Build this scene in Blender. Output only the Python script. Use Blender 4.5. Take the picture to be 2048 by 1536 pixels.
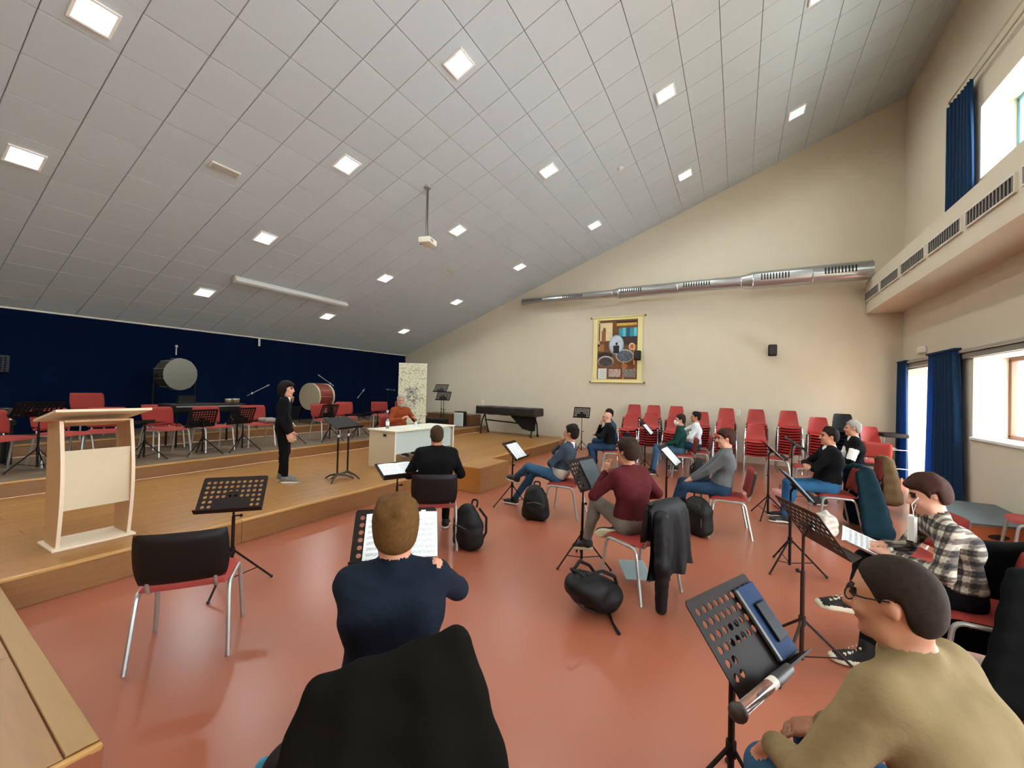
import bpy, bmesh, math, random
import numpy as np
from mathutils import Vector, Matrix

for o in list(bpy.data.objects):
    bpy.data.objects.remove(o, do_unlink=True)
SC = bpy.context.scene
COL = SC.collection
PI = math.pi

# ---------------------------------------------------------------- camera
F_PX, CAM_H = 812.0, 1.75
YAW, PITCH, ROLL = 0.5082, 0.01456, 0.02643

def cam_axes():
    h = np.array([-math.sin(YAW), math.cos(YAW), 0.0]); r = np.array([math.cos(YAW), math.sin(YAW), 0.0])
    f = h * math.cos(PITCH) + np.array([0, 0, 1.0]) * math.sin(PITCH)
    u = np.cross(r, f)
    c, s = math.cos(ROLL), math.sin(ROLL)
    return c * r + s * u, c * u - s * r, f
CR, CU, CF = cam_axes()
cam = bpy.data.cameras.new('camera')
cam.sensor_fit = 'HORIZONTAL'; cam.sensor_width = 36.0
cam.lens = F_PX / 2048.0 * 36.0
cam.clip_start = 0.05; cam.clip_end = 500
cam_o = bpy.data.objects.new('camera', cam); COL.objects.link(cam_o)
m = Matrix.Identity(4)
for i in range(3):
    m[i][0], m[i][1], m[i][2] = CR[i], CU[i], -CF[i]
m[2][3] = CAM_H
cam_o.matrix_world = m
SC.camera = cam_o

def project(p):
    q = np.array(p, float) - [0, 0, CAM_H]
    z = q @ CF
    return 1024 + F_PX * (q @ CR) / z, 768 - F_PX * (q @ CU) / z, z

# ---------------------------------------------------------------- world, sun, exposure
w = bpy.data.worlds.new('sky'); SC.world = w; w.use_nodes = True
nt = w.node_tree; nt.nodes.clear()
wo = nt.nodes.new('ShaderNodeOutputWorld'); bg = nt.nodes.new('ShaderNodeBackground')
bg.inputs[0].default_value = (0.80, 0.90, 1.0, 1); bg.inputs[1].default_value = 25.0
nt.links.new(bg.outputs[0], wo.inputs[0])
sun = bpy.data.lights.new('sun', 'SUN'); sun.energy = 40.0; sun.angle = 0.03; sun.color = (1.0, 0.96, 0.9)
sun_o = bpy.data.objects.new('sun', sun); COL.objects.link(sun_o)
sun_o.rotation_euler = Vector((-0.25, -0.75, -0.62)).to_track_quat('-Z', 'Y').to_euler()
SC.view_settings.view_transform = 'Standard'
SC.view_settings.look = 'None'
SC.view_settings.gamma = 1.0
SC.view_settings.use_curve_mapping = False
SC.view_settings.exposure = 0.06
LAMP_W = 19.5
SC.cycles.max_bounces = 8
SC.cycles.diffuse_bounces = 5

# ---------------------------------------------------------------- materials
def lin(c):
    if isinstance(c, str):
        c = tuple(int(c[i:i + 2], 16) for i in (0, 2, 4))
    o = []
    for v in c:
        v /= 255.0
        o.append(v / 12.92 if v <= 0.04045 else ((v + 0.055) / 1.055) ** 2.4)
    return (o[0], o[1], o[2], 1.0)

MATS = {}
def mat(name, col, rough=0.6, metal=0.0, var=0.0, vscale=8.0, bump=0.0, bscale=60.0, rnd=0.0,
        stretch=None, emit=0.0, spec=0.5, trans=0.0, sheen=0.0, coat=0.0, alpha=1.0):
    if name in MATS:
        return MATS[name]
    M = bpy.data.materials.new(name); M.use_nodes = True
    T = M.node_tree; B = T.nodes['Principled BSDF']
    c = lin(col)
    B.inputs['Base Color'].default_value = c
    B.inputs['Roughness'].default_value = rough
    B.inputs['Metallic'].default_value = metal
    B.inputs['Specular IOR Level'].default_value = spec
    if trans: B.inputs['Transmission Weight'].default_value = trans
    if sheen: B.inputs['Sheen Weight'].default_value = sheen
    if coat: B.inputs['Coat Weight'].default_value = coat
    if alpha < 1: B.inputs['Alpha'].default_value = alpha
    if emit:
        B.inputs['Emission Color'].default_value = c
        B.inputs['Emission Strength'].default_value = emit
    tc = None
    def coords():
        nonlocal tc
        if tc is None:
            t = T.nodes.new('ShaderNodeTexCoord'); tc = t.outputs['Object']
            if stretch:
                mp = T.nodes.new('ShaderNodeMapping'); mp.inputs['Scale'].default_value = stretch
                T.links.new(tc, mp.inputs[0]); tc = mp.outputs[0]
        return tc
    if var or rnd:
        hsv = T.nodes.new('ShaderNodeHueSaturation'); hsv.inputs['Color'].default_value = c
        val = None
        if var:
            n = T.nodes.new('ShaderNodeTexNoise'); n.inputs['Scale'].default_value = vscale
            n.inputs['Detail'].default_value = 4
            T.links.new(coords(), n.inputs['Vector'])
            r = T.nodes.new('ShaderNodeMapRange'); r.inputs[1].default_value = 0.25; r.inputs[2].default_value = 0.75
            r.inputs[3].default_value = 1 - var; r.inputs[4].default_value = 1 + var
            T.links.new(n.outputs[0], r.inputs[0]); val = r.outputs[0]
        if rnd:
            oi = T.nodes.new('ShaderNodeObjectInfo')
            r2 = T.nodes.new('ShaderNodeMapRange'); r2.inputs[3].default_value = 1 - rnd; r2.inputs[4].default_value = 1 + rnd
            T.links.new(oi.outputs['Random'], r2.inputs[0])
            if val is None: val = r2.outputs[0]
            else:
                mu = T.nodes.new('ShaderNodeMath'); mu.operation = 'MULTIPLY'
                T.links.new(val, mu.inputs[0]); T.links.new(r2.outputs[0], mu.inputs[1]); val = mu.outputs[0]
        T.links.new(val, hsv.inputs['Value'])
        T.links.new(hsv.outputs[0], B.inputs['Base Color'])
    if bump:
        n = T.nodes.new('ShaderNodeTexNoise'); n.inputs['Scale'].default_value = bscale; n.inputs['Detail'].default_value = 3
        T.links.new(coords(), n.inputs['Vector'])
        bp = T.nodes.new('ShaderNodeBump'); bp.inputs['Strength'].default_value = bump; bp.inputs['Distance'].default_value = 0.01
        T.links.new(n.outputs[0], bp.inputs['Height']); T.links.new(bp.outputs[0], B.inputs['Normal'])
    MATS[name] = M
    return M

WALL = mat('wall_paint', 'CFC5B0', 0.85, var=0.02, vscale=3, bump=0.05, bscale=120)
CEIL = mat('ceiling_tile', 'B8C0C3', 0.9, var=0.02, vscale=30, rnd=0.02)
CEILB = mat('ceiling_back', '9A9C9A', 0.9)
FLOOR = mat('red_floor', '96563F', 0.30, var=0.05, vscale=1.3, spec=0.5)
WOOD = mat('stage_wood', '976A35', 0.36, var=0.10, vscale=5, rnd=0.07, stretch=(9, 0.7, 9), spec=0.45)
WOODR = mat('stage_riser_wood', '855A30', 0.45, var=0.12, vscale=5, rnd=0.06, stretch=(9, 0.8, 9))
WOODD = mat('stage_back_wood', '6B5845', 0.5, var=0.10, vscale=5, rnd=0.05, stretch=(9, 0.7, 9))
NOSE = mat('stage_nosing', 'B4864A', 0.4, var=0.06, vscale=6, stretch=(4, 0.5, 4))
BIRCH = mat('birch_panel', 'C59D74', 0.5, var=0.06, vscale=4, stretch=(6, 6, 0.6))
BIRCHE = mat('birch_edge', 'E0CDB2', 0.55)
CREAM = mat('cream_laminate', 'C9B99A', 0.5)
WHITE = mat('white_paint', 'E8E6E0', 0.5)
OFFW = mat('off_white', 'D9D4C6', 0.5)
GREYB = mat('pale_grey_panel', 'B9C4BE', 0.5)
BLACK = mat('black_matt', '0B0908', 0.65, var=0.1, vscale=20, spec=0.3)
BLKM = mat('black_metal', '0C0908', 0.6, spec=0.2)
BRNM = mat('brown_black_metal', '1A0F0C', 0.6, spec=0.2)
STEEL = mat('grey_steel', 'B5B4B0', 0.35, metal=0.7)
CHROME = mat('chrome', 'D8D8D8', 0.2, metal=0.95)
DUCT = mat('galvanised_duct', 'B9BCBC', 0.28, metal=0.85, var=0.06, vscale=4)
DUCTD = mat('duct_slot', '20201F', 0.7)
REDP = mat('red_plastic', 'A02A24', 0.38, rnd=0.05)
REDF = mat('red_fabric', '8F2A20', 0.8, bump=0.15, bscale=400, rnd=0.03)
BLKP = mat('black_plastic', '0F0909', 0.5, bump=0.1, bscale=300, spec=0.3)
BLKV = mat('black_vinyl', '0C1012', 0.35, spec=0.4)
BLUEC = mat('blue_velvet', '04142E', 0.95, spec=0.05, sheen=0.02, var=0.1, vscale=2)
BLUEB = mat('blue_drape', '1560A8', 0.75, var=0.06, vscale=3)
def pane_glass():
    M = bpy.data.materials.new('pane_glass'); M.use_nodes = True
    T = M.node_tree; T.nodes.remove(T.nodes['Principled BSDF'])
    a = T.nodes.new('ShaderNodeBsdfTransparent'); a.inputs[0].default_value = (0.95, 0.98, 0.98, 1)
    b = T.nodes.new('ShaderNodeBsdfGlossy'); b.inputs['Roughness'].default_value = 0.02
    m_ = T.nodes.new('ShaderNodeMixShader'); m_.inputs[0].default_value = 0.06
    T.links.new(a.outputs[0], m_.inputs[1]); T.links.new(b.outputs[0], m_.inputs[2]); T.links.new(m_.outputs[0], T.nodes['Material Output'].inputs['Surface'])
    return M
GLASS = pane_glass()
PAPER = mat('paper', 'E9EEF0', 0.7)
RUBBER = mat('rubber', '201C1A', 0.8)

# ---------------------------------------------------------------- mesh building
class MB:
    def __init__(s):
        s.v = []; s.f = []; s.mi = []
    def add(s, v, f, mi=0):
        n = len(s.v)
        s.v.extend([tuple(map(float, p)) for p in v]); s.f.extend([tuple(i + n for i in q) for q in f]); s.mi.extend([mi] * len(f))
        return s
    def box(s, c, d, M=None, mi=0, bev=0.0, seg=2):
        hx, hy, hz = d[0] / 2, d[1] / 2, d[2] / 2
        if bev > 0:
            v, f = rbox(d, bev, seg)
        else:
            v = [(-hx, -hy, -hz), (hx, -hy, -hz), (hx, hy, -hz), (-hx, hy, -hz), (-hx, -hy, hz), (hx, -hy, hz), (hx, hy, hz), (-hx, hy, hz)]
            f = [(0, 3, 2, 1), (4, 5, 6, 7), (0, 1, 5, 4), (1, 2, 6, 5), (2, 3, 7, 6), (3, 0, 4, 7)]
        if M is not None:
            v = [M @ Vector(p) for p in v]
        return s.add([(p[0] + c[0], p[1] + c[1], p[2] + c[2]) for p in v], f, mi)
    def span(s, a, b, mi=0, bev=0.0):
        c = [(a[i] + b[i]) / 2 for i in range(3)]; d = [abs(b[i] - a[i]) for i in range(3)]
        return s.box(c, d, None, mi, bev)
    def tube(s, pts, r, n=8, mi=0, caps=True, closed=False):
        pts = [Vector(p) for p in pts]; N = len(pts)
        rs = list(r) if hasattr(r, '__len__') else [r] * N
        V = []; fr = None
        for i, p in enumerate(pts):
            if closed: t = pts[(i + 1) % N] - pts[i - 1]
            else: t = pts[min(i + 1, N - 1)] - pts[max(i - 1, 0)]
            t = t.normalized() if t.length > 1e-9 else Vector((0, 0, 1))
            if fr is None:
                a = Vector((0, 0, 1)) if abs(t.z) < 0.9 else Vector((1, 0, 0))
                fr = (a - t * a.dot(t)).normalized()
            else:
                fr = (fr - t * fr.dot(t)).normalized()
            b = t.cross(fr)
            for k in range(n):
                a = 2 * PI * k / n
                V.append(p + fr * (math.cos(a) * rs[i]) + b * (math.sin(a) * rs[i]))
        Fc = []
        for i in range(N if closed else N - 1):
            j = (i + 1) % N
            for k in range(n):
                l = (k + 1) % n
                Fc.append((i * n + k, i * n + l, j * n + l, j * n + k))
        if caps and not closed:
            Fc.append(tuple(reversed(range(n)))); Fc.append(tuple(range((N - 1) * n, N * n)))
        return s.add(V, Fc, mi)
    def lathe(s, prof, n=24, M=None, mi=0):
        V = []; Fc = []
        for r, z in prof:
            for k in range(n):
                a = 2 * PI * k / n
                p = Vector((r * math.cos(a), r * math.sin(a), z)); V.append(M @ p if M is not None else p)
        for i in range(len(prof) - 1):
            for k in range(n):
                l = (k + 1) % n
                Fc.append((i * n + k, i * n + l, (i + 1) * n + l, (i + 1) * n + k))
        if prof[0][0] > 1e-6: Fc.append(tuple(reversed(range(n))))
        if prof[-1][0] > 1e-6: Fc.append(tuple(range((len(prof) - 1) * n, len(prof) * n)))
        return s.add(V, Fc, mi)
    def prism(s, poly, fn, h0, h1, mi=0):
        n = len(poly)
        V = [fn(p[0], p[1], h0) for p in poly] + [fn(p[0], p[1], h1) for p in poly]
        Fc = [tuple(reversed(range(n))), tuple(range(n, 2 * n))]
        for i in range(n):
            j = (i + 1) % n
            Fc.append((i, j, n + j, n + i))
        return s.add(V, Fc, mi)
    def grid(s, nu, nv, fn, mi=0, closed_u=False):
        V = [fn(i / (nu if closed_u else nu - 1), j / (nv - 1)) for j in range(nv) for i in range(nu)]
        Fc = []
        for j in range(nv - 1):
            for i in range(nu if closed_u else nu - 1):
                k = (i + 1) % nu
                Fc.append((j * nu + i, j * nu + k, (j + 1) * nu + k, (j + 1) * nu + i))
        return s.add(V, Fc, mi)
    def ball(s, c, r, n=14, mi=0, M=None):
        r = r if hasattr(r, '__len__') else (r, r, r)
        V = []; Fc = []; m_ = n // 2 + 1
        for j in range(m_ + 1):
            t = PI * j / m_
            for i in range(n):
                a = 2 * PI * i / n
                p = Vector((r[0] * math.sin(t) * math.cos(a), r[1] * math.sin(t) * math.sin(a), r[2] * math.cos(t)))
                if M is not None: p = M @ p
                V.append((p[0] + c[0], p[1] + c[1], p[2] + c[2]))
        for j in range(m_):
            for i in range(n):
                k = (i + 1) % n
                Fc.append((j * n + i, (j + 1) * n + i, (j + 1) * n + k, j * n + k))
        return s.add(V, Fc, mi)
    def mesh(s, name, mats, smooth=40):
        me = bpy.data.meshes.new(name)
        me.from_pydata(s.v, [], s.f)
        mats = mats if isinstance(mats, (list, tuple)) else [mats]
        for M in mats: me.materials.append(M)
        if len(mats) > 1: me.polygons.foreach_set('material_index', s.mi)
        bmx = bmesh.new(); bmx.from_mesh(me)
        bmesh.ops.recalc_face_normals(bmx, faces=bmx.faces); bmx.to_mesh(me); bmx.free()
        if smooth:
            me.polygons.foreach_set('use_smooth', [True] * len(me.polygons))
            me.set_sharp_from_angle(angle=math.radians(smooth))
        me.update()
        return me
    def build(s, name, mats, parent=None, smooth=40, loc=None, rotz=0.0, matrix=None):
        return link(name, s.mesh(name, mats, smooth), parent, loc, rotz, matrix)

_rb = {}
def rbox(d, bev, seg=2):
    key = (tuple(round(x, 5) for x in d), round(bev, 5), seg)
    if key not in _rb:
        b = bmesh.new(); bmesh.ops.create_cube(b, size=1.0)
        for v in b.verts: v.co = Vector((v.co.x * d[0], v.co.y * d[1], v.co.z * d[2]))
        bmesh.ops.bevel(b, geom=list(b.edges), offset=min(bev, 0.49 * min(d)), segments=seg, profile=0.5, affect='EDGES')
        b.verts.index_update()
        _rb[key] = ([tuple(v.co) for v in b.verts], [tuple(v.index for v in f.verts) for f in b.faces]); b.free()
    return _rb[key]

def link(name, me, parent=None, loc=None, rotz=0.0, matrix=None):
    o = bpy.data.objects.new(name, me); COL.objects.link(o)
    if parent is not None: o.parent = parent
    if matrix is not None: o.matrix_basis = matrix
    else:
        if loc is not None: o.location = loc
        o.rotation_euler = (0, 0, rotz)
    return o

def tag(o, label=None, cat=None, group=None, kind=None):
    if label: o['label'] = label
    if cat: o['category'] = cat
    if group: o['group'] = group
    if kind: o['kind'] = kind
    return o

def thing(name, label, cat, loc=(0, 0, 0), rotz=0.0, group=None):
    o = bpy.data.objects.new(name, None); COL.objects.link(o)
    o.empty_display_size = 0.1
    o.location = loc; o.rotation_euler = (0, 0, rotz)
    return tag(o, label, cat, group)

def kids(o):
    return [c for c in bpy.data.objects if c.parent is o]

def dup(root, loc, rotz, label, group=None, _c={}):
    if root.name not in _c:
        _c[root.name] = [(c, kids(c)) for c in kids(root)]
    r = root.copy(); COL.objects.link(r); r.location = loc; r.rotation_euler = (0, 0, rotz)
    r['label'] = label
    if group: r['group'] = group
    for ch, gr in _c[root.name]:
        c = ch.copy(); COL.objects.link(c); c.parent = r
        for g in gr:
            d = g.copy(); COL.objects.link(d); d.parent = c
    return r

def hd(dx, dy):
    """rotation about z that turns local +Y to the heading (dx,dy)"""
    return math.atan2(dy, dx) - PI / 2

def V3(*a): return np.array(a, float)
# ---------------------------------------------------------------- the room
YF, XR, XC = 12.4, 3.27, -11.94          # far wall, window wall, stage curtain
YB = -4.2                                # wall behind the camera
CS = 0.37368; CA = math.atan(CS); CC, SN = math.cos(CA), math.sin(CA); CX, CZ = -11.94, 3.05
def ceil_z(x): return CZ + CS * (x - CX)
def cpt(s, y, n=0.0):
    """point on the sloping ceiling: s metres up the slope, n metres down into the room"""
    return Vector((CX + s * CC + n * SN, y, CZ + s * SN - n * CC))

def struct(name, mb, mats, parent=None, label=None, smooth=0):
    o = mb.build(name, mats, parent, smooth)
    if parent is None: tag(o, label, None, None, 'structure')
    return o

struct('floor', MB().span((-4.80, YB - 0.4, -0.2), (XR + 0.9, YF + 0.4, 0)), FLOOR, label='glossy brick-red vinyl floor of the rehearsal hall')

# far gable wall
xl = -12.4
mb = MB().prism([(xl, -0.2), (XR + 0.5, -0.2), (XR + 0.5, ceil_z(XR + 0.5) + 0.3), (xl, ceil_z(xl) + 0.3)], lambda a, b, h: (a, h, b), YF, YF + 0.3)
struct('wall_far', mb, WALL, label='tall beige gable wall behind the stacked chairs')
mb = MB().prism([(xl, -0.2), (XR + 0.5, -0.2), (XR + 0.5, ceil_z(XR + 0.5) + 0.3), (xl, ceil_z(xl) + 0.3)], lambda a, b, h: (a, h, b), YB - 0.3, YB)
struct('wall_back', mb, WALL, label='beige wall behind the camera')
struct('wall_left', MB().span((xl - 0.2, YB - 0.3, -0.2), (-12.25, YF + 0.3, ceil_z(-12.25) + 0.3)), WALL, label='low wall behind the blue stage curtain')

# window wall with deep openings
OPEN = [(10.42, 12.05, -0.01, 2.42), (6.9, 9.22, 1.19, 2.45), (2.6, 4.9, -0.01, 2.42), (5.6, 9.06, 5.26, 6.40), (0.6, 4.2, 5.26, 6.40), (-2.6, 1.2, 1.19, 2.45)]
def wall_cells(x0, x1, y0, y1, z0, z1, opens):
    ys = sorted({y0, y1, *[o[0] for o in opens], *[o[1] for o in opens]}); zs = sorted({z0, z1, *[max(z0, o[2]) for o in opens], *[o[3] for o in opens]})
    mb = MB()
    for i in range(len(ys) - 1):
        run = None
        for j in range(len(zs) - 1):
            cy, cz = (ys[i] + ys[i + 1]) / 2, (zs[j] + zs[j + 1]) / 2
            hole = any(o[0] < cy < o[1] and o[2] < cz < o[3] for o in opens)
            if not hole and run is None: run = zs[j]
            if hole and run is not None:
                mb.span((x0, ys[i], run), (x1, ys[i + 1], zs[j])); run = None
        if run is not None: mb.span((x0, ys[i], run), (x1, ys[i + 1], z1))
    return mb
struct('wall_right', wall_cells(XR, XR + 0.55, YB, YF + 0.3, 0.0, 9.2, OPEN), WALL, label='beige window wall with deep door and window recesses')

# ceiling: backing slab, then every panel on its own
mb = MB()
a, b = cpt(-0.5, YB - 0.3, -0.03), cpt(17.2, YF + 0.3, -0.03)
a2, b2 = cpt(-0.5, 0, -0.25), cpt(17.2, 0, -0.25)
mb.prism([(a.x, a.z), (b.x, b.z), (b2.x, b2.z), (a2.x, a2.z)], lambda p, q, h: (p, h, q), YB - 0.3, YF + 0.3)
ceiling = struct('ceiling', mb, CEILB, label='white panelled ceiling sloping up from the stage to the windows')
TS = 0.6
tile_me = MB().box((0, 0, 0), (TS - 0.007, TS - 0.007, 0.016), None, 0, 0.005, 1).mesh('ceiling_panel', CEIL, 0)
cells = []
rot_c = Matrix.Rotation(-CA, 4, 'Y')
for i in range(-1, 28):
    for j in range(-10, 22):
        s0 = -0.2 + TS * i; y0 = -0.1 + TS * j
        s1 = s0 + TS; y1 = y0 + TS
        if s1 < 0.1 or s0 > 16.2 or y1 < YB or y0 > YF: continue
        c = cpt(s0 + TS / 2, y0 + TS / 2, -0.012)
        u, v, z = project(c)
        area = 0.0
        if z > 0.3 and -40 < u < 2088 and -60 < v < 1536:
            q = [project(cpt(*p)) for p in ((s0, y0), (s1, y0), (s1, y1), (s0, y1))]
            if min(p[2] for p in q) > 0.2:
                area = 0.5 * abs(sum(q[k][0] * q[(k + 1) % 4][1] - q[(k + 1) % 4][0] * q[k][1] for k in range(4)))
        cells.append((area, c))
cells.sort(key=lambda t: -t[0])
for area, c in cells[:300]:
    link('ceiling_panel', tile_me, ceiling, matrix=Matrix.Translation(c) @ rot_c)
mb = MB()
for area, c in cells[300:]:
    mb.box(c, (TS - 0.007, TS - 0.007, 0.016), rot_c.to_3x3())
o = mb.build('ceiling_panels', CEIL, ceiling, 0); o['kind'] = 'stuff'

# ---- stage: three tiers, boards laid as single planks
S1, S2, S3 = -4.71, -7.85, -10.15
Z1, Z2, Z3 = 0.25, 0.45, 0.65
def tier(name, x0, x1, z, zb, wood, label, pw, pl, y0=YB, y1=YF, planks=True):
    t = struct(name, MB().span((x0, y0, zb - 0.02), (x1 - 0.02, y1, z - 0.014)), WOODR, label=label)
    if planks:
        n = max(1, round((x1 - 0.045 - x0) / pw)); w_ = (x1 - 0.045 - x0) / n
        me = MB().box((0, 0, 0), (w_ - 0.003, pl - 0.003, 0.014), None, 0, 0.0018, 1).mesh('plank', wood, 0)
        me_s = MB().box((0, 0, 0), (w_ - 0.003, pl / 2 - 0.003, 0.014), None, 0, 0.0018, 1).mesh('plank', wood, 0)
        for i in range(n):
            y = y1 - [0.0, 0.62, 0.31, 0.9][i % 4] * pl
            if y < y1 - 0.01:
                mfill = MB().box((0, 0, 0), (w_ - 0.003, y1 - y - 0.003, 0.014), None, 0, 0.0018, 1).mesh('plank', wood, 0)
                link('plank', mfill, t, ((x0 + w_ * (i + 0.5)), (y + y1) / 2, z - 0.007))
            while y - pl > y0 and y - pl > -2.6:
                link('plank', me, t, ((x0 + w_ * (i + 0.5)), y - pl / 2, z - 0.007)); y -= pl
    # nosing strip and riser boards
    L = 2.48; y = y1; k = 0
    ren = MB().box((0, 0, 0), (0.02, L - 0.004, z - zb - 0.03), None, 0, 0.002, 1).mesh('riser_board', WOODR, 0)
    non = MB().box((0, 0, 0), (0.045, L - 0.002, 0.028), None, 0, 0.006, 2).mesh('edge_strip', NOSE, 40)
    while y > y0 + 0.3:
        link('riser_board', ren, t, (x1 - 0.012, y - L / 2, (z + zb) / 2 - 0.014))
        link('edge_strip', non, t, (x1 - 0.0225, y - L / 2, z - 0.0135)); y -= L
    return t
tier('stage_tier', S2 + 0.0, S1, Z1, 0.0, WOOD, 'front tier of the wooden stage, honey-coloured boards', 0.195, 2.0)
tier('stage_tier', S3 + 0.0, S2, Z2, Z1, WOODD, 'middle tier of the wooden stage where the red chairs stand', 0.23, 2.4)
tier('stage_tier', xl, S3, Z3, Z2, WOODD, 'rear tier of the wooden stage under the blue curtain', 0.28, 2.4)
# side arm of the stage at the lower left of the picture
pts = [(-4.73, 0.80), (-2.26, 0.68), (-2.36, -3.9), (-4.73, -3.9)]
arm = struct('stage_side_arm', MB().prism(pts, lambda a, b, h: (a, b, h), 0.0, Z1 - 0.014), mat('red_riser', '8E5238', 0.5), label='low wooden stage arm nearest the camera with framed edge')
ux = Vector((pts[1][0] - pts[0][0], pts[1][1] - pts[0][1], 0)).normalized(); uy = Vector((-ux.y, ux.x, 0))
aw = 0.19
for i in range(13):
    for j in range(2):
        off = 0.105 + aw * (i + 0.5); xa, xb = ((0.0, 1.35), (1.35, 2.44))[j] if i % 2 == 0 else ((0.0, 0.8), (0.8, 2.44))[j]
        c = Vector((pts[0][0], pts[0][1], 0)) + ux * ((xa + xb) / 2) - uy * off
        me = MB().box((0, 0, 0), (xb - xa - 0.003, aw - 0.003, 0.014), None, 0, 0.0018, 1).mesh('plank', mat('arm_wood', '8C622F', 0.36, var=0.10, vscale=5, rnd=0.06, stretch=(0.7, 9, 9)), 0)
        link('plank', me, arm, (c.x, c.y, Z1 - 0.007), math.atan2(ux.y, ux.x))
ARME = mat('arm_edge', '94703F', 0.4, var=0.05, vscale=6, stretch=(0.5, 6, 6))
c = Vector((pts[0][0], pts[0][1], 0)) + ux * 1.21 - uy * 0.05
link('edge_board', MB().box((0, 0, 0), (2.44, 0.10, 0.016), None, 0, 0.003, 1).mesh('edge_board', ARME, 0), arm, (c.x, c.y, Z1 - 0.006), math.atan2(ux.y, ux.x))
c = Vector((pts[1][0], pts[1][1], 0)) - uy * 2.2 - ux * 0.014
link('edge_strip', MB().box((0, 0, 0), (0.03, 4.4, 0.026), None, 0, 0.006, 2).mesh('edge_strip', NOSE, 40), arm, (c.x, c.y, Z1 - 0.012), math.atan2(ux.y, ux.x))
# loose block against the stage front
blk = thing('stage_block', 'square wooden block standing against the stage front by the desk', 'stage block', (-4.22, 6.2, 0))
BW, BD, BH = 0.93, 0.98, 0.42
MB().box((0, 0, BH / 2 - 0.01), (BW, BD, BH - 0.02)).build('body', mat('block_wood', 'A06A33', 0.4, var=0.10, vscale=4, stretch=(0.8, 6, 6)), blk, 0)
for i in range(5):
    MB().box((-BW / 2 + BW / 5 * (i + 0.5), 0, BH - 0.008), (BW / 5 - 0.003, BD, 0.016), None, 0, 0.002, 1).build('plank', WOOD, blk, 0)
MB().box((0, -BD / 2 - 0.004, BH / 2), (BW + 0.012, 0.008, BH - 0.01), None, 0, 0.002, 1).build('front_panel', mat('block_front', 'A2682C', 0.35, var=0.08, vscale=4, stretch=(0.8, 6, 6)), blk, 0)
MB().box((BW / 2 + 0.004, 0, BH / 2), (0.008, BD, BH - 0.01), None, 0, 0.002, 1).build('side_panel', WOODR, blk, 0)

# ---- bulkhead with vents below the upper windows
BX, BZ0, BZ1 = 2.60, 3.76, 4.51
struct('trim_1', MB().span((BX, YB, BZ0), (XR + 0.05, YF + 0.05, BZ1)), WALL, label='boxed-in beige bulkhead running along the window wall')
vent_root = None
vy = 12.38
for k in range(11):
    y1 = vy - k * 1.215; y0 = y1 - 1.10
    names = ['air vent at the far end of the bulkhead, next to the gable wall', 'second air vent from the gable wall on the bulkhead', 'third air vent from the gable wall on the bulkhead', 'fourth air vent from the gable wall on the bulkhead', 'large air vent at the right picture edge on the bulkhead']
    if k > 5: break
    lab = names[min(k, 4)] if k < 5 else 'air vent on the bulkhead just outside the picture'
    if vent_root is None:
        vent_root = t = thing('air_vent', lab, 'air vent', (BX, (y0 + y1) / 2, 4.14), 0, 'air vents on the bulkhead')
        fr = MB()
        for z in (-0.10, 0.10): fr.box((-0.012, 0, z), (0.03, 1.10, 0.02))
        for y in (-0.54, 0.54): fr.box((-0.012, y, 0), (0.03, 0.02, 0.2))
        fr.build('frame', OFFW, t, 0)
        MB().box((-0.001, 0, 0), (0.004, 1.06, 0.19)).build('recess', mat('vent_dark', '3A3734', 0.8), t, 0)
        sl = MB().box((0, 0, 0), (0.03, 0.016, 0.18), Matrix.Rotation(0.5, 3, 'Z')).mesh('slat', mat('vent_slat', '77726B', 0.6), 0)
        for i in range(14): link('slat', sl, t, (-0.014, -0.5 + i * 1.0 / 13, 0))
    else:
        dup(vent_root, (BX, (y0 + y1) / 2, 4.14), 0, lab)

# ---- door and window fittings in the recesses
FRAME = mat('window_frame', '7A4A34', 0.5)
t = thing('window_1', 'brown framed window in the deep recess at right', None, (XR + 0.42, 8.06, 1.82)); t['kind'] = 'structure'
fr = MB()
for z in (-0.60, 0.60): fr.box((0, 0, z), (0.07, 2.32, 0.07), None, 0, 0.006, 1)
for y in (-1.13, 0.0, 1.13): fr.box((0, y, 0), (0.07, 0.07, 1.2), None, 0, 0.006, 1)
fr.build('window_frame', FRAME, t, 0)
for y in (-0.57, 0.57): MB().box((0, y, 0), (0.006, 1.07, 1.13)).build('pane', GLASS, t, 0)
struct('trim_2', MB().span((XR - 0.03, 6.86, 1.15), (XR + 0.54, 9.26, 1.195), bev=0.008), WHITE, label='white window sill at right')
t = thing('window_2', 'upper window with blue-grey frame above the bulkhead', None, (XR + 0.42, 7.33, 5.83)); t['kind'] = 'structure'
UF = mat('upper_frame', '6FA3B8', 0.5)
fr = MB()
for z in (-0.54, 0.54): fr.box((0, 0, z), (0.07, 3.46, 0.07), None, 0, 0.006, 1)
for y in (-1.69, -0.55, 0.55, 1.69): fr.box((0, y, 0), (0.07, 0.07, 1.08), None, 0, 0.006, 1)
fr.build('window_frame', UF, t, 0)
for y in (-1.12, 0.0, 1.12): MB().box((0, y, 0), (0.006, 1.06, 1.02)).build('pane', GLASS, t, 0)
t = thing('door_1', 'brown door standing open in the bright doorway', None, (XR + 0.50, 10.52, 0)); t['kind'] = 'structure'
fr = MB()
for y in (10.46, 12.01): fr.box((0, y - 10.52, 1.2), (0.08, 0.07, 2.4), None, 0, 0.006, 1)
fr.box((0, 11.235 - 10.52, 2.37), (0.08, 1.6, 0.07), None, 0, 0.006, 1)
fr.build('door_frame', FRAME, t, 0)
lf = MB().box((0.40, 0, 1.17), (0.78, 0.045, 2.30), None, 0, 0.006, 1).build('door_leaf', FRAME, t, 0, loc=(0.02, 0.05, 0), rotz=-0.25)
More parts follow.
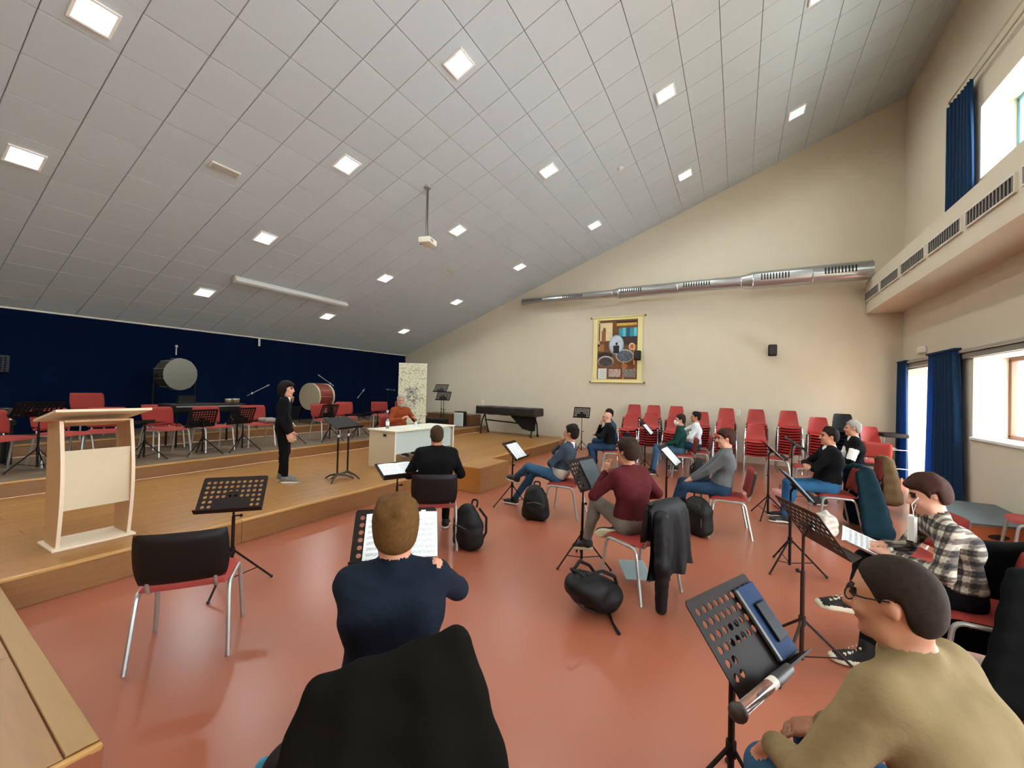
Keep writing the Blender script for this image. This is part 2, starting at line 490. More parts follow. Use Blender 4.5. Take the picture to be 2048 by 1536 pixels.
MB().tube([(0.72, 0.02, 1.05), (0.72, 0.07, 1.05), (0.62, 0.07, 1.05)], 0.009).build('handle', STEEL, lf)
# outside: pale paving and a white rendered wall across the lane
struct('ground_outside', MB().span((XR + 0.55, -30, -0.35), (45, 45, -0.02)), mat('outside_paving', 'B9B4AB', 0.9), label='pale paving outside the doorways')
struct('wall_outside', MB().span((16, -30, -0.3), (16.4, 45, 3.4)), mat('outside_render', 'E6E0D6', 0.9), label='pale rendered wall across the lane outside')

# curtain pelmet track along the window wall
t = thing('curtain_track', 'grey curtain track running above the doorway and the lower window', 'curtain rail', (XR - 0.055, 0, 2.53))
MB().box((0, 5.0, 0.045), (0.09, 14.4, 0.05), None, 0, 0.008, 1).build('rail', mat('track_grey', '9A9387', 0.5), t, 0)
MB().box((0.02, 5.0, -0.03), (0.05, 14.4, 0.085), None, 0, 0.006, 1).build('valance', mat('track_grey2', '7F7A70', 0.6), t, 0)

# exit lamp box on the window wall
t = thing('emergency_light', 'small white emergency light box above the doorway', 'emergency light', (XR, 11.2, 2.78))
MB().box((-0.03, 0, 0), (0.06, 0.34, 0.14), None, 0, 0.02, 2).build('housing', WHITE, t)
MB().box((-0.063, 0, -0.01), (0.008, 0.28, 0.09), None, 0, 0.003, 1).build('diffuser', OFFW, t)

# ---------------------------------------------------------------- ceiling lights (each with its own lamp)
LENS = mat('lamp_lens', 'FFF8EC', 0.5, emit=14.0)
li = 0
light_root = None
row_names = {1.45: 'first', 4.45: 'second', 7.45: 'third', 10.47: 'fourth'}
col_names = ['lowest', 'second lowest', 'third', 'fourth', 'second highest', 'highest']
lamp = bpy.data.lights.new('downlight', 'AREA'); lamp.shape = 'SQUARE'; lamp.size = 0.22; lamp.energy = LAMP_W
lamp.color = (0.95, 1.0, 0.98); lamp.spread = math.radians(150)
for ri, y in enumerate((10.47, 7.45, 4.42, 1.42, -1.6)):  # last row continues the grid unseen behind the camera, added for its light
    for ci, s in enumerate((1.86, 4.25, 6.68, 9.08, 11.46, 13.82)):
        c = cpt(s, y, 0.0)
        seen = ['farthest', 'second farthest', 'third farthest', 'nearest'][ri] if ri < 4 else None
        lab = ('square ceiling downlight, %s row from the camera side, %s on the slope' % (['fourth', 'third', 'second', 'first'][ri], col_names[ci])) if ri < 4 else 'unseen ceiling downlight added behind the camera for light, %s on the slope' % col_names[ci]
        M4 = Matrix.Translation(c) @ rot_c
        if light_root is None:
            t = light_root = thing('ceiling_downlight', lab, 'ceiling light', c, 0, 'ceiling downlights')
            t.rotation_euler = (0, -CA, 0)
            fr = MB()
            for d in (-0.15, 0.15):
                fr.box((d, 0, -0.012), (0.03, 0.33, 0.024), None, 0, 0.004, 1); fr.box((0, d, -0.012), (0.27, 0.03, 0.024), None, 0, 0.004, 1)
            fr.build('frame', WHITE, t, 0)
            MB().box((0, 0, -0.005), (0.27, 0.27, 0.006)).build('diffuser', LENS, t, 0)
        else:
            t = dup(light_root, c, 0, lab); t.rotation_euler = (0, -CA, 0)
            continue
        lo = bpy.data.objects.new('downlight_lamp', lamp); COL.objects.link(lo)
        lo.parent = t; lo.location = (0, 0, -0.03)

# ceiling fittings
t = thing('ceiling_grille', 'short white air grille on the ceiling left of centre', 'air vent', cpt(5.47, 3.16, 0)); t.rotation_euler = (0, -CA, 0)
MB().box((0, 0, -0.014), (0.13, 0.40, 0.028), None, 0, 0.006, 1).build('frame', OFFW, t)
for i in range(4): MB().box((-0.04 + 0.027 * i, 0, -0.03), (0.012, 0.36, 0.006)).build('slat', mat('grille_grey', '8F8A83', 0.6), t, 0)
t = thing('smoke_detector', 'small round smoke detector on the ceiling between the lights', 'smoke detector', cpt(10.27, 8.75, 0)); t.rotation_euler = (0, -CA, 0)
MB().lathe([(0.0, -0.055), (0.045, -0.05), (0.06, -0.03), (0.065, 0.0)], 20).build('cap', mat('detector', 'CFC8BE', 0.6), t)
t = thing('ceiling_sensor', 'tiny flat sensor plate on the ceiling beyond the projector', 'sensor', cpt(5.41, 8.72, 0)); t.rotation_euler = (0, -CA, 0)
MB().box((0, 0, -0.02), (0.10, 0.22, 0.04), None, 0, 0.01, 1).build('plate', mat('detector2', 'B9B2A8', 0.6), t)
# projection screen case
t = thing('projection_screen_case', 'long white roll-up projection screen case fixed to the ceiling', 'projection screen', cpt(2.74, 6.0, 0)); t.rotation_euler = (0, -CA, 0)
MB().box((0, 0, -0.07), (0.12, 2.78, 0.11), None, 0, 0.015, 2).build('case', mat('screen_case', 'D7DAD7', 0.5), t)
for y in (-1.4, 1.4): MB().box((0, y, -0.07), (0.13, 0.03, 0.125), None, 0, 0.01, 1).build('end_cap', OFFW, t)
for y in (-1.1, 1.1): MB().box((0, y, -0.01), (0.05, 0.06, 0.03)).build('bracket', STEEL, t, 0)
# projector
c = cpt(7.18, 5.86, 0)
t = thing('projector', 'white projector hanging from a grey pole below the ceiling', 'projector', c)
PL = 0.98
MB().tube([(0, 0, 0.01), (0, 0, -PL)], 0.016, 10).build('pole', mat('pole_grey', '7C7A76', 0.4, metal=0.5), t)
MB().lathe([(0.07, 0.03), (0.07, -0.03), (0.03, -0.045)], 16).build('ceiling_plate', STEEL, t)
pb = MB().box((0, 0, 0), (0.24, 0.32, 0.11), None, 0, 0.02, 2).build('body', OFFW, t, loc=(0, 0.05, -PL - 0.055), rotz=0.25)
MB().lathe([(0.045, 0.0), (0.045, 0.03), (0.035, 0.03), (0.03, 0.02)], 16, Matrix.Rotation(-PI / 2, 4, 'Y') @ Matrix.Translation((0, 0, 0.115))).build('projector_lens', BLACK, pb)
MB().box((0.122, -0.06, 0), (0.004, 0.1, 0.05)).build('vent', mat('vent_grey2', '8A8A88', 0.6), pb, 0)
MB().tube([(0.02, 0, -0.02), (0.028, 0.0, -0.4), (0.02, 0.01, -0.7), (0.03, 0.02, -PL)], 0.006, 6).build('cable', BLACK, t)
# ---------------------------------------------------------------- chairs
def bent(pts, r, n=5):
    """polyline with rounded corners"""
    pts = [Vector(p) for p in pts]; out = [pts[0]]
    for i in range(1, len(pts) - 1):
        a = (pts[i - 1] - pts[i]); b = (pts[i + 1] - pts[i])
        k = min(r, a.length * 0.49, b.length * 0.49); a = a.normalized() * k; b = b.normalized() * k
        for j in range(n + 1):
            t = j / n
            out.append(pts[i] + a * (1 - t) ** 2 + b * t ** 2)
    out.append(pts[-1]); return out

def make_pad_chair(label, frame=STEEL, group='padded red chairs with black plastic backs'):
    """stacking conference chair, sits facing local +Y"""
    t = thing('padded_chair', label, 'chair', (0, 0, 0), 0, group)
    def seat_fn(top):
        def fn(u, v):
            x = (u - 0.5) * 2; y = (v - 0.5) * 2
            sx = 0.235 * math.copysign(abs(x) ** 0.8, x); sy = 0.22 * math.copysign(abs(y) ** 0.8, y)
            e = max(abs(x), abs(y))
            z = 0.455 + (0.028 if top else -0.012) * (1 - e ** 6) - (0.02 * max(0, y) ** 3)
            rr = 1 - 0.06 * (abs(x) * abs(y)) ** 2
            return (sx * rr, sy * rr, z)
        return fn
    MB().grid(17, 17, seat_fn(True)).grid(17, 17, seat_fn(False)).build('seat', REDF, t, 60)
    def back_fn(off, pinch):
        def fn(u, v):
            x = (u - 0.5) * 2; y = (v - 0.5) * 2
            e = max(abs(x), abs(y)); k = (1 - e ** 8)
            z = 0.665 + 0.165 * math.copysign(abs(y) ** 0.85, y)
            xx = 0.245 * math.copysign(abs(x) ** 0.85, x) * (1 - 0.05 * (y < 0) * y * y) * (1 - 0.05 * (x * y) ** 2)
            lean = -0.235 - 0.20 * (z - 0.5)
            return (xx, lean + 0.03 * (x * x) + off * k, z)
        return fn
    MB().grid(17, 13, back_fn(0.034, 0)).grid(17, 13, back_fn(0.0, 0)).build('backrest', REDF, t, 60)
    MB().grid(17, 13, back_fn(-0.002, 0)).grid(17, 13, back_fn(-0.03, 0)).build('back_shell', BLKP, t, 60)
    for sx in (-1, 1):
        x = 0.245 * sx
        top = 0.435
        MB().tube(bent([(x * 0.96, 0.0, top), (x * 0.96, 0.17, top), (x * 1.05, 0.225, 0.0)], 0.06), 0.0145, 8).build('leg', frame, t)
        MB().tube(bent([(x * 0.96, 0.0, top), (x * 0.96, -0.17, top), (x * 1.05, -0.255, 0.0)], 0.06), 0.0145, 8).build('leg', frame, t)
        MB().tube(bent([(x * 0.7, -0.05, 0.43), (x * 0.7, -0.215, 0.44), (x * 0.7, -0.246, 0.56)], 0.05), 0.011, 6).build('bracket', frame, t)
    MB().tube([(-0.24, 0.1, 0.43), (0.24, 0.1, 0.43)], 0.011, 6).tube([(-0.24, -0.1, 0.43), (0.24, -0.1, 0.43)], 0.011, 6).build('crossbar', frame, t)
    return t

def make_shell_chair(label, group, seat=REDP, frame=CHROME):
    """one-piece plastic shell on thin metal legs, sits facing local +Y"""
    t = thing('shell_chair', label, 'chair', (0, 0, 0), 0, group)
    prof = [(0.235, 0.425, 0.205), (0.215, 0.447, 0.215), (0.16, 0.452, 0.22), (0.0, 0.435, 0.222), (-0.13, 0.437, 0.218), (-0.185, 0.465, 0.205), (-0.215, 0.53, 0.195), (-0.24, 0.62, 0.185), (-0.265, 0.72, 0.172), (-0.282, 0.795, 0.155), (-0.286, 0.81, 0.13)]
    def fn(off):
        def f(u, v):
            q = v * (len(prof) - 1); i = min(int(q), len(prof) - 2); k = q - i
            y, z, w_ = [prof[i][j] * (1 - k) + prof[i + 1][j] * k for j in range(3)]
            x = (u - 0.5) * 2
            cup = 0.022 * x * x
            back = min(1, max(0, (q - 4) / 2))
            return (x * w_, y + cup * 1.2 * back + off * back * 1.0, z + cup * (1 - back) + off * (1 - back))
        return f
    n = 21
    MB().grid(9, n, fn(0.0)).grid(9, n, fn(-0.009)).build('shell', seat, t, 60)
    for sx in (-1, 1):
        x = 0.225 * sx
        MB().tube(bent([(x * 0.80, 0.15, 0.425), (x, 0.16, 0.425), (x * 1.08, 0.235, 0.0)], 0.04, 3), 0.011, 6).tube(bent([(x * 0.80, -0.11, 0.425), (x, -0.12, 0.425), (x * 1.08, -0.235, 0.0)], 0.04, 3), 0.011, 6).tube([(x, 0.15, 0.425), (x, -0.11, 0.425)], 0.009, 6).build('leg_frame', frame, t)
    return t

# ---------------------------------------------------------------- music stands
def perforated(wd, ht, rows, cols, solid, th=0.004):
    """plate in local x (width) / y (height), real round holes"""
    mb = MB()
    mx, my = 0.022, 0.03
    dx, dy = (wd - 2 * mx) / cols, (ht - my - 0.035) / rows
    n = 16
    def plate(x0, x1, y0, y1):
        mb.box(((x0 + x1) / 2, (y0 + y1) / 2, 0), (x1 - x0, y1 - y0, th))
    x0, y0 = -wd / 2, 0.0
    plate(x0, x0 + mx, 0.02, ht - 0.02); plate(-x0 - mx, -x0, 0.02, ht - 0.02)
    plate(x0 + 0.0, -x0, 0.0, 0.035 * 0.6); plate(x0 + mx, -x0 - mx, 0.02, 0.035)
    yt = 0.035 + rows * dy
    plate(x0 + mx, -x0 - mx, yt, ht - 0.001)
    # rounded upper corners
    for sx in (-1, 1):
        poly = [(sx * (-x0 - mx), ht - 0.02), (sx * (-x0), ht - 0.02), (sx * (-x0 - 0.004), ht - 0.009), (sx * (-x0 - 0.012), ht - 0.002), (sx * (-x0 - mx), ht - 0.001)]
        mb.prism(poly, lambda a, b, h: (a, b, h), -th / 2, th / 2)
    for r in range(rows):
        for c in range(cols):
            cx, cy = x0 + mx + dx * (c + 0.5), 0.035 + dy * (r + 0.5)
            if solid(r, c):
                plate(cx - dx / 2, cx + dx / 2, cy - dy / 2, cy + dy / 2); continue
            R = 0.29 * min(dx, dy) * 1.12
            V = []; Fc = []
            for side in (-1, 1):
                for k in range(n):
                    a = 2 * PI * k / n
                    ca, sa = math.cos(a), math.sin(a); q = max(abs(ca), abs(sa))
                    ox, oy = (ca / q), (sa / q)
                    V.append((cx + ox * dx / 2 * (1 if q == abs(ca) else 1), cy + oy * dy / 2, side * th / 2)); V.append((cx + R * ca, cy + R * sa, side * th / 2))
            # square corners
            for k in range(n):
                l = (k + 1) % n
                Fc.append((2 * k, 2 * l, 2 * l + 1, 2 * k + 1))
                b = 2 * n
                Fc.append((b + 2 * k, b + 2 * k + 1, b + 2 * l + 1, b + 2 * l))
                Fc.append((2 * k + 1, 2 * l + 1, b + 2 * l + 1, b + 2 * k + 1))
            mb.add(V, Fc)
    return mb
_desk_cache = {}
def desk_mesh(m_):
    if m_.name not in _desk_cache:
        mb = perforated(0.48, 0.335, 6, 10, lambda r, c: r < 2 and 2 <= c < 8)
        mb.box((0, 0.0, 0.03), (0.48, 0.004, 0.06)); mb.box((0, 0.002, 0.058), (0.48, 0.008, 0.006))
        _desk_cache[m_.name] = mb.mesh('desk', m_, 0)
    return _desk_cache[m_.name]

def music_stand(label, x, y, dx, dy, zc, tilt, z0=0.0, m_=BRNM, legs_rot=0.3, group='perforated music stands', spread=0.30, cx=None):
    """(x,y) is where the desk centre stands; (dx,dy) points from player to stand"""
    t = thing('music_stand', label, 'music stand', (x, y, z0), hd(dx, dy), group)
    h = zc - z0
    ca, sa = math.cos(tilt), math.sin(tilt)
    Md = Matrix(((1, 0, 0, 0), (0, ca, -sa, 0), (0, sa, ca, 0), (0, 0, 0, 1)))
    Md = Matrix.Translation((0, -0.17 * ca, h - 0.17 * sa)) @ Md
    d = link('desk', desk_mesh(m_), t, matrix=Md)
    yp = 0.035
    MB().tube([(0, yp, 0.40), (0, yp, h - 0.06)], 0.009, 8).build('inner_post', m_, t)
    MB().tube([(0, yp, 0.05), (0, yp, min(h - 0.2, 0.62))], 0.0135, 8).build('outer_post', m_, t)
    MB().tube([(0, yp, h - 0.07), (0, 0.01, h - 0.02)], 0.012, 8).box((0, 0.016, h - 0.015), (0.07, 0.02, 0.06), Matrix.Rotation(tilt - PI / 2, 3, 'X')).build('tilt_head', m_, t)
    MB().tube([(0, yp, 0.60), (0.05, yp, 0.60)], 0.007, 6).ball((0.055, yp, 0.60), 0.014, 8).build('knob', m_, t)
    MB().tube([(0, yp, 0.27), (0, yp, 0.33)], 0.021, 8).build('collar', m_, t)
    for k in range(3):
        a = legs_rot + k * 2 * PI / 3
        c, s = math.cos(a), math.sin(a)
        MB().tube([(0.015 * c, yp + 0.015 * s, 0.30), (spread * c, yp + spread * s, 0.012)], 0.0085, 6).build('leg', m_, t)
        MB().ball((spread * c, yp + spread * s, 0.012), 0.0135, 8).build('foot', RUBBER, t)
        MB().tube([(0.014 * c, yp + 0.014 * s, 0.07), (spread * 0.62 * c, yp + spread * 0.62 * s, 0.118)], 0.0045, 5).build('brace', m_, t)
    return t, Md

SHEET = None
def sheet_mat():
    global SHEET
    if SHEET: return SHEET
    M = bpy.data.materials.new('printed_music'); M.use_nodes = True
    T = M.node_tree; B = T.nodes['Principled BSDF']; B.inputs['Roughness'].default_value = 0.7
    N = T.nodes.new; L = T.links.new
    tc = N('ShaderNodeTexCoord'); sp = N('ShaderNodeSeparateXYZ'); L(tc.outputs['UV'], sp.inputs[0])
    def math_(op, a, b=None):
        m_ = N('ShaderNodeMath'); m_.operation = op
        for i, q in enumerate((a, b)):
            if q is None: continue
            if isinstance(q, (int, float)): m_.inputs[i].default_value = q
            else: L(q, m_.inputs[i])
        return m_.outputs[0]
    X, Y = sp.outputs[0], sp.outputs[1]
    fy = math_('FRACT', math_('MULTIPLY', Y, 9.0))
    band = math_('MULTIPLY', math_('GREATER_THAN', fy, 0.30), math_('LESS_THAN', fy, 0.80))
    line = math_('LESS_THAN', math_('FRACT', math_('MULTIPLY', fy, 10.0)), 0.30)
    line = math_('MULTIPLY', line, 0.55)
    no = N('ShaderNodeTexNoise'); no.inputs['Scale'].default_value = 46.0; no.inputs['Detail'].default_value = 2
    mp = N('ShaderNodeMapping'); mp.inputs['Scale'].default_value = (1.5, 0.8, 1); L(tc.outputs['UV'], mp.inputs[0]); L(mp.outputs[0], no.inputs['Vector'])
    notes = math_('GREATER_THAN', no.outputs[0], 0.56)
    ink = math_('MULTIPLY', math_('MAXIMUM', line, math_('MULTIPLY', notes, 0.75)), band)
    mx = math_('MULTIPLY', math_('GREATER_THAN', X, 0.08), math_('LESS_THAN', X, 0.92))
    my = math_('MULTIPLY', math_('GREATER_THAN', Y, 0.06), math_('LESS_THAN', Y, 0.93))
    ink = math_('MULTIPLY', ink, math_('MULTIPLY', mx, my))
    mix = N('ShaderNodeMix'); mix.data_type = 'RGBA'; mix.inputs[6].default_value = lin('E6ECEE'); mix.inputs[7].default_value = lin('30343A')
    L(ink, mix.inputs[0]); L(mix.outputs[2], B.inputs['Base Color'])
    SHEET = M
    return M

def page_mesh(w_, h_, curl=0.006, lift=0.0, printed=True):
    """sheet in local x/y, z up from the desk, with UVs"""
    nu, nv = 9, 5
    V = []; Fc = []; UV = []
    for j in range(nv):
        for i in range(nu):
            a, b = i / (nu - 1), j / (nv - 1)
            V.append(((a - 0.5) * w_, b * h_, 0.004 + curl * math.sin(a * PI) + lift * a * a))
    for j in range(nv - 1):
        for i in range(nu - 1):
            Fc.append((j * nu + i, j * nu + i + 1, (j + 1) * nu + i + 1, (j + 1) * nu + i))
    n = len(V)
    V += [(p[0], p[1], p[2] - 0.0016) for p in V]
    F2 = Fc + [tuple(reversed([q + n for q in f])) for f in Fc]
    rim = list(range(nu)) + [nu * k + nu - 1 for k in range(1, nv)] + [nu * (nv - 1) + k for k in range(nu - 2, -1, -1)] + [nu * k for k in range(nv - 2, 0, -1)]
    for k in range(len(rim)):
        l = (k + 1) % len(rim); F2.append((rim[k], rim[k] + n, rim[l] + n, rim[l]))
    me = bpy.data.meshes.new('page'); me.from_pydata(V, [], F2); me.materials.append(sheet_mat() if printed else PAPER)
    uv = me.uv_layers.new(name='UVMap')
    for lp in me.loops:
        k = lp.vertex_index % n
        uv.data[lp.index].uv = ((k % nu) / (nu - 1), (k // nu) / (nv - 1))
    me.polygons.foreach_set('use_smooth', [True] * len(me.polygons)); me.set_sharp_from_angle(angle=0.6)
    return me

def score(label, stand, Md, x0=0.0, pages=2, pw=0.21, ph=0.297, name='sheet_music', cat='sheet music', y0=0.004, rot=0.0):
    """pages lying on a stand desk: a thing of its own"""
    t = thing(name, label, cat)
    W_ = Matrix.Translation(stand.location) @ Matrix.Rotation(stand.rotation_euler.z, 4, 'Z') @ Md @ Matrix.Translation((x0, y0, 0.003)) @ Matrix.Rotation(rot, 4, 'Z')
    t.matrix_world = W_
    t.location = W_.to_translation(); t.rotation_euler = W_.to_euler()
    for k in range(pages):
        link('page', page_mesh(pw - 0.002, ph, 0.007), t, ((k - (pages - 1) / 2) * pw, 0.0, 0.002))
    return t

# ---------------------------------------------------------------- implicit surfaces for organic shapes
class SDF:
    def __init__(s): s.p = []
    def cone(s, a, b, ra, rb, tag, k=0.02, flat=None):
        s.p.append(('c', np.array(a, float), np.array(b, float), ra, rb, tag, k, flat)); return s
    def ell(s, c, r, tag, k=0.02, R=None):
        s.p.append(('e', np.array(c, float), np.array(r, float), None if R is None else np.array(R, float), tag, k)); return s
    def rbx(s, c, h, rad, tag, k=0.02, R=None):
        s.p.append(('b', np.array(c, float), np.array(h, float), None if R is None else np.array(R, float), rad, tag, k)); return s
    def cut(s, fn): s.p.append(('x', fn)); return s
    def warp(s, fn): s.p.append(('w', fn)); return s
    @staticmethod
    def tagk(p): return {'c': lambda: (p[5], p[6]), 'e': lambda: (p[4], p[5]), 'b': lambda: (p[5], p[6])}[p[0]]()
    @staticmethod
    def bb(p):
        if p[0] == 'c':
            r = max(p[3], p[4]); return np.minimum(p[1], p[2]) - r, np.maximum(p[1], p[2]) + r
        r = np.max(p[2]) if p[0] == 'e' else np.linalg.norm(p[2]) + p[4]
        return p[1] - r, p[1] + r
    @staticmethod
    def ev(p, P):
        if p[0] == 'c':
            a, b, ra, rb, flat = p[1], p[2], p[3], p[4], p[7]
            q = P - a; ba = b - a
            if flat is not None:
                n, f = flat
                q = q + np.multiply.outer(q @ n, n) * (1 / f - 1); ba = ba + n * (ba @ n) * (1 / f - 1)
            t = np.clip((q @ ba) / max(ba @ ba, 1e-12), 0, 1)
            d = np.linalg.norm(q - np.multiply.outer(t, ba), axis=-1) - (ra + (rb - ra) * t)
            return d
        q = P - p[1]
        if p[3] is not None: q = q @ p[3]
        if p[0] == 'e':
            k0 = np.linalg.norm(q / p[2], axis=-1); k1 = np.linalg.norm(q / (p[2] ** 2), axis=-1)
            return k0 * (k0 - 1) / np.maximum(k1, 1e-9)
        a = np.abs(q) - p[2]
        return np.linalg.norm(np.maximum(a, 0), axis=-1) + np.minimum(np.max(a, axis=-1), 0) - p[4]
    def mesh(s, name, mats, res=0.012, wob=None):
        prim = [p for p in s.p if p[0] not in 'xw']; cuts = [p[1] for p in s.p if p[0] == 'x']; warps = [p[1] for p in s.p if p[0] == 'w']
        lo = np.min([s.bb(p)[0] for p in prim], axis=0) - 3 * res - 0.02; hi = np.max([s.bb(p)[1] for p in prim], axis=0) + 3 * res + 0.02
        n = np.ceil((hi - lo) / res).astype(int) + 1
        D = np.full(n, 0.5)
        ax = [lo[i] + res * np.arange(n[i]) for i in range(3)]
        for p in prim:
            _, k = s.tagk(p); b0, b1 = s.bb(p); mg = k + 2.5 * res + 0.01
            i0 = np.clip(((b0 - mg - lo) / res).astype(int), 0, n - 1); i1 = np.clip(((b1 + mg - lo) / res).astype(int) + 2, 1, n)
            sl = tuple(slice(i0[j], i1[j]) for j in range(3))
            P = np.stack(np.meshgrid(*[ax[j][sl[j]] for j in range(3)], indexing='ij'), -1)
            d = s.ev(p, P); o = D[sl]
            h = np.clip(0.5 + 0.5 * (o - d) / k, 0, 1)
            D[sl] = o * (1 - h) + d * h - k * h * (1 - h)
        if wob or cuts or warps:
            P = np.stack(np.meshgrid(*ax, indexing='ij'), -1)
            if wob:
                am, fq = wob
                D += am * (np.sin(P[..., 0] * fq + 2 * np.sin(P[..., 2] * fq * 0.7)) * np.sin(P[..., 2] * fq * 1.3 + P[..., 1] * fq * 0.6))
            for c in warps: D = D + c(P)
            for c in cuts: D = np.maximum(D, c(P))
        V, Q = nets(D, lo, res)
        tags = [s.tagk(p)[0] for p in prim]; names = []
        for t in tags:
            if t not in names: names.append(t)
        me = bpy.data.meshes.new(name); me.from_pydata(V.tolist(), [], Q.tolist())
        for t in names: me.materials.append(mats[t])
        if len(names) > 1:
            C = V[Q].mean(axis=1); best = np.full(len(C), 9.0); idx = np.zeros(len(C), int)
            for p, t in zip(prim, tags):
                b0, b1 = s.bb(p); mk = np.all((C > b0 - 0.06) & (C < b1 + 0.06), axis=1)
                if not mk.any(): continue
                d = np.full(len(C), 9.0); d[mk] = s.ev(p, C[mk])
                up = d < best; best[up] = d[up]; idx[up] = names.index(t)
            me.polygons.foreach_set('material_index', idx.tolist())
        me.polygons.foreach_set('use_smooth', [True] * len(me.polygons))
        me.update()
        return me

def nets(D, lo, h):
    ins = D < 0
    c = np.zeros(tuple(np.array(D.shape) - 1), np.int8)
    for dx in (0, 1):
        for dy in (0, 1):
            for dz in (0, 1):
                c += ins[dx:D.shape[0] - 1 + dx, dy:D.shape[1] - 1 + dy, dz:D.shape[2] - 1 + dz]
    act = np.argwhere((c > 0) & (c < 8))
    corner = [(a, b, e) for a in (0, 1) for b in (0, 1) for e in (0, 1)]
    val = {q: D[act[:, 0] + q[0], act[:, 1] + q[1], act[:, 2] + q[2]] for q in corner}
    acc = np.zeros((len(act), 3)); cnt = np.zeros(len(act))
    for q in corner:
        for k in range(3):
            if q[k] == 0:
                r = list(q); r[k] = 1; r = tuple(r)
                a, b = val[q], val[r]; mk = (a < 0) != (b < 0)
                t = np.where(mk, a / np.where(mk, a - b, 1), 0)
                pos = np.tile(np.array(q, float), (len(act), 1)); pos[:, k] += t
                acc[mk] += pos[mk]; cnt[mk] += 1
    V = lo + h * (act + acc / np.maximum(cnt, 1)[:, None])
    idm = np.full(c.shape, -1, np.int32); idm[act[:, 0], act[:, 1], act[:, 2]] = np.arange(len(act))
    Q = []
    for k in range(3):
        i, j = (k + 1) % 3, (k + 2) % 3
        sa = [slice(None)] * 3; sb = [slice(None)] * 3
        sa[k] = slice(0, -1); sb[k] = slice(1, None)
        e = np.argwhere(ins[tuple(sa)] != ins[tuple(sb)])
        e = e[(e[:, i] > 0) & (e[:, j] > 0) & (e[:, i] < D.shape[i] - 1) & (e[:, j] < D.shape[j] - 1)]
        pos = ins[e[:, 0], e[:, 1], e[:, 2]]
        def g(di, dj):
            f = e.copy(); f[:, i] -= di; f[:, j] -= dj
            return idm[f[:, 0], f[:, 1], f[:, 2]]
        quad = np.stack([g(1, 1), g(0, 1), g(0, 0), g(1, 0)], 1)
        quad[~pos] = quad[~pos][:, ::-1]
        Q.append(quad)
    return V, np.concatenate(Q)

# ---------------------------------------------------------------- people
def unit(v):
    v = np.array(v, float); return v / max(np.linalg.norm(v), 1e-9)
def ik(a, t, l1, l2, hint):
    a, t, hint = map(lambda q: np.array(q, float), (a, t, hint))
    d = t - a; L = np.linalg.norm(d); u = unit(d)
    if L > (l1 + l2) * 0.995:
        t = a + u * (l1 + l2) * 0.995; L = np.linalg.norm(t - a)
    x = (l1 * l1 - l2 * l2 + L * L) / (2 * L); h = math.sqrt(max(l1 * l1 - x * x, 0))
    p = hint - a; p = unit(p - u * (p @ u))
    return a + u * x + p * h, t
def rotm(yaw=0.0, pitch=0.0, roll=0.0):
    """columns = local x, y (forward), z (up); yaw>0 turns to the left, pitch>0 looks down"""
    return np.array((Matrix.Rotation(yaw, 3, 'Z') @ Matrix.Rotation(-pitch, 3, 'X') @ Matrix.Rotation(roll, 3, 'Y')))

def hand(S, wrist, direc, normal, side, curl=0.5, tag='skin', fr=0.0085, sc=1.0):
    d = unit(direc); n = np.array(normal, float); n = unit(n - d * (n @ d)); x = np.cross(d, n) * side
    w_ = np.array(wrist, float)
    R = np.stack([x, d, n], 1)
    S.rbx(w_ + d * 0.050 * sc, np.array((0.030, 0.036, 0.004)) * sc, 0.010 * sc, tag, 0.008, R)
    S.cone(w_ - d * 0.03, w_ + d * 0.03, 0.024 * sc, 0.022 * sc, tag, 0.012, (n, 0.75))
    for q, (ox, ln) in enumerate(((-0.028, 0.070), (-0.0095, 0.080), (0.0095, 0.076), (0.027, 0.060))):
        b = w_ + d * 0.088 * sc + x * ox * sc; ang = curl * (0.7 + 0.1 * q)
        p = b
        for seg, l in enumerate((0.45, 0.31, 0.24)):
            a = ang * (seg + 0.5)
            v = d * math.cos(a) - n * math.sin(a) + x * ox * 1.2
            e = p + unit(v) * ln * l * sc
            S.cone(p, e, fr * (1.06 - 0.08 * seg), fr * (1.0 - 0.08 * seg), tag, 0.003); p = e
    b = w_ + d * 0.030 * sc - x * 0.026 * sc
    e = b + unit(-x * 0.75 + d * 0.7 - n * 0.35 * curl) * 0.042 * sc
    S.cone(b, e, fr * 1.35, fr * 1.15, tag, 0.008)
    S.cone(e, e + unit(-x * 0.25 + d - n * 0.6 * curl) * 0.032 * sc, fr * 1.12, fr * 0.95, tag, 0.003)

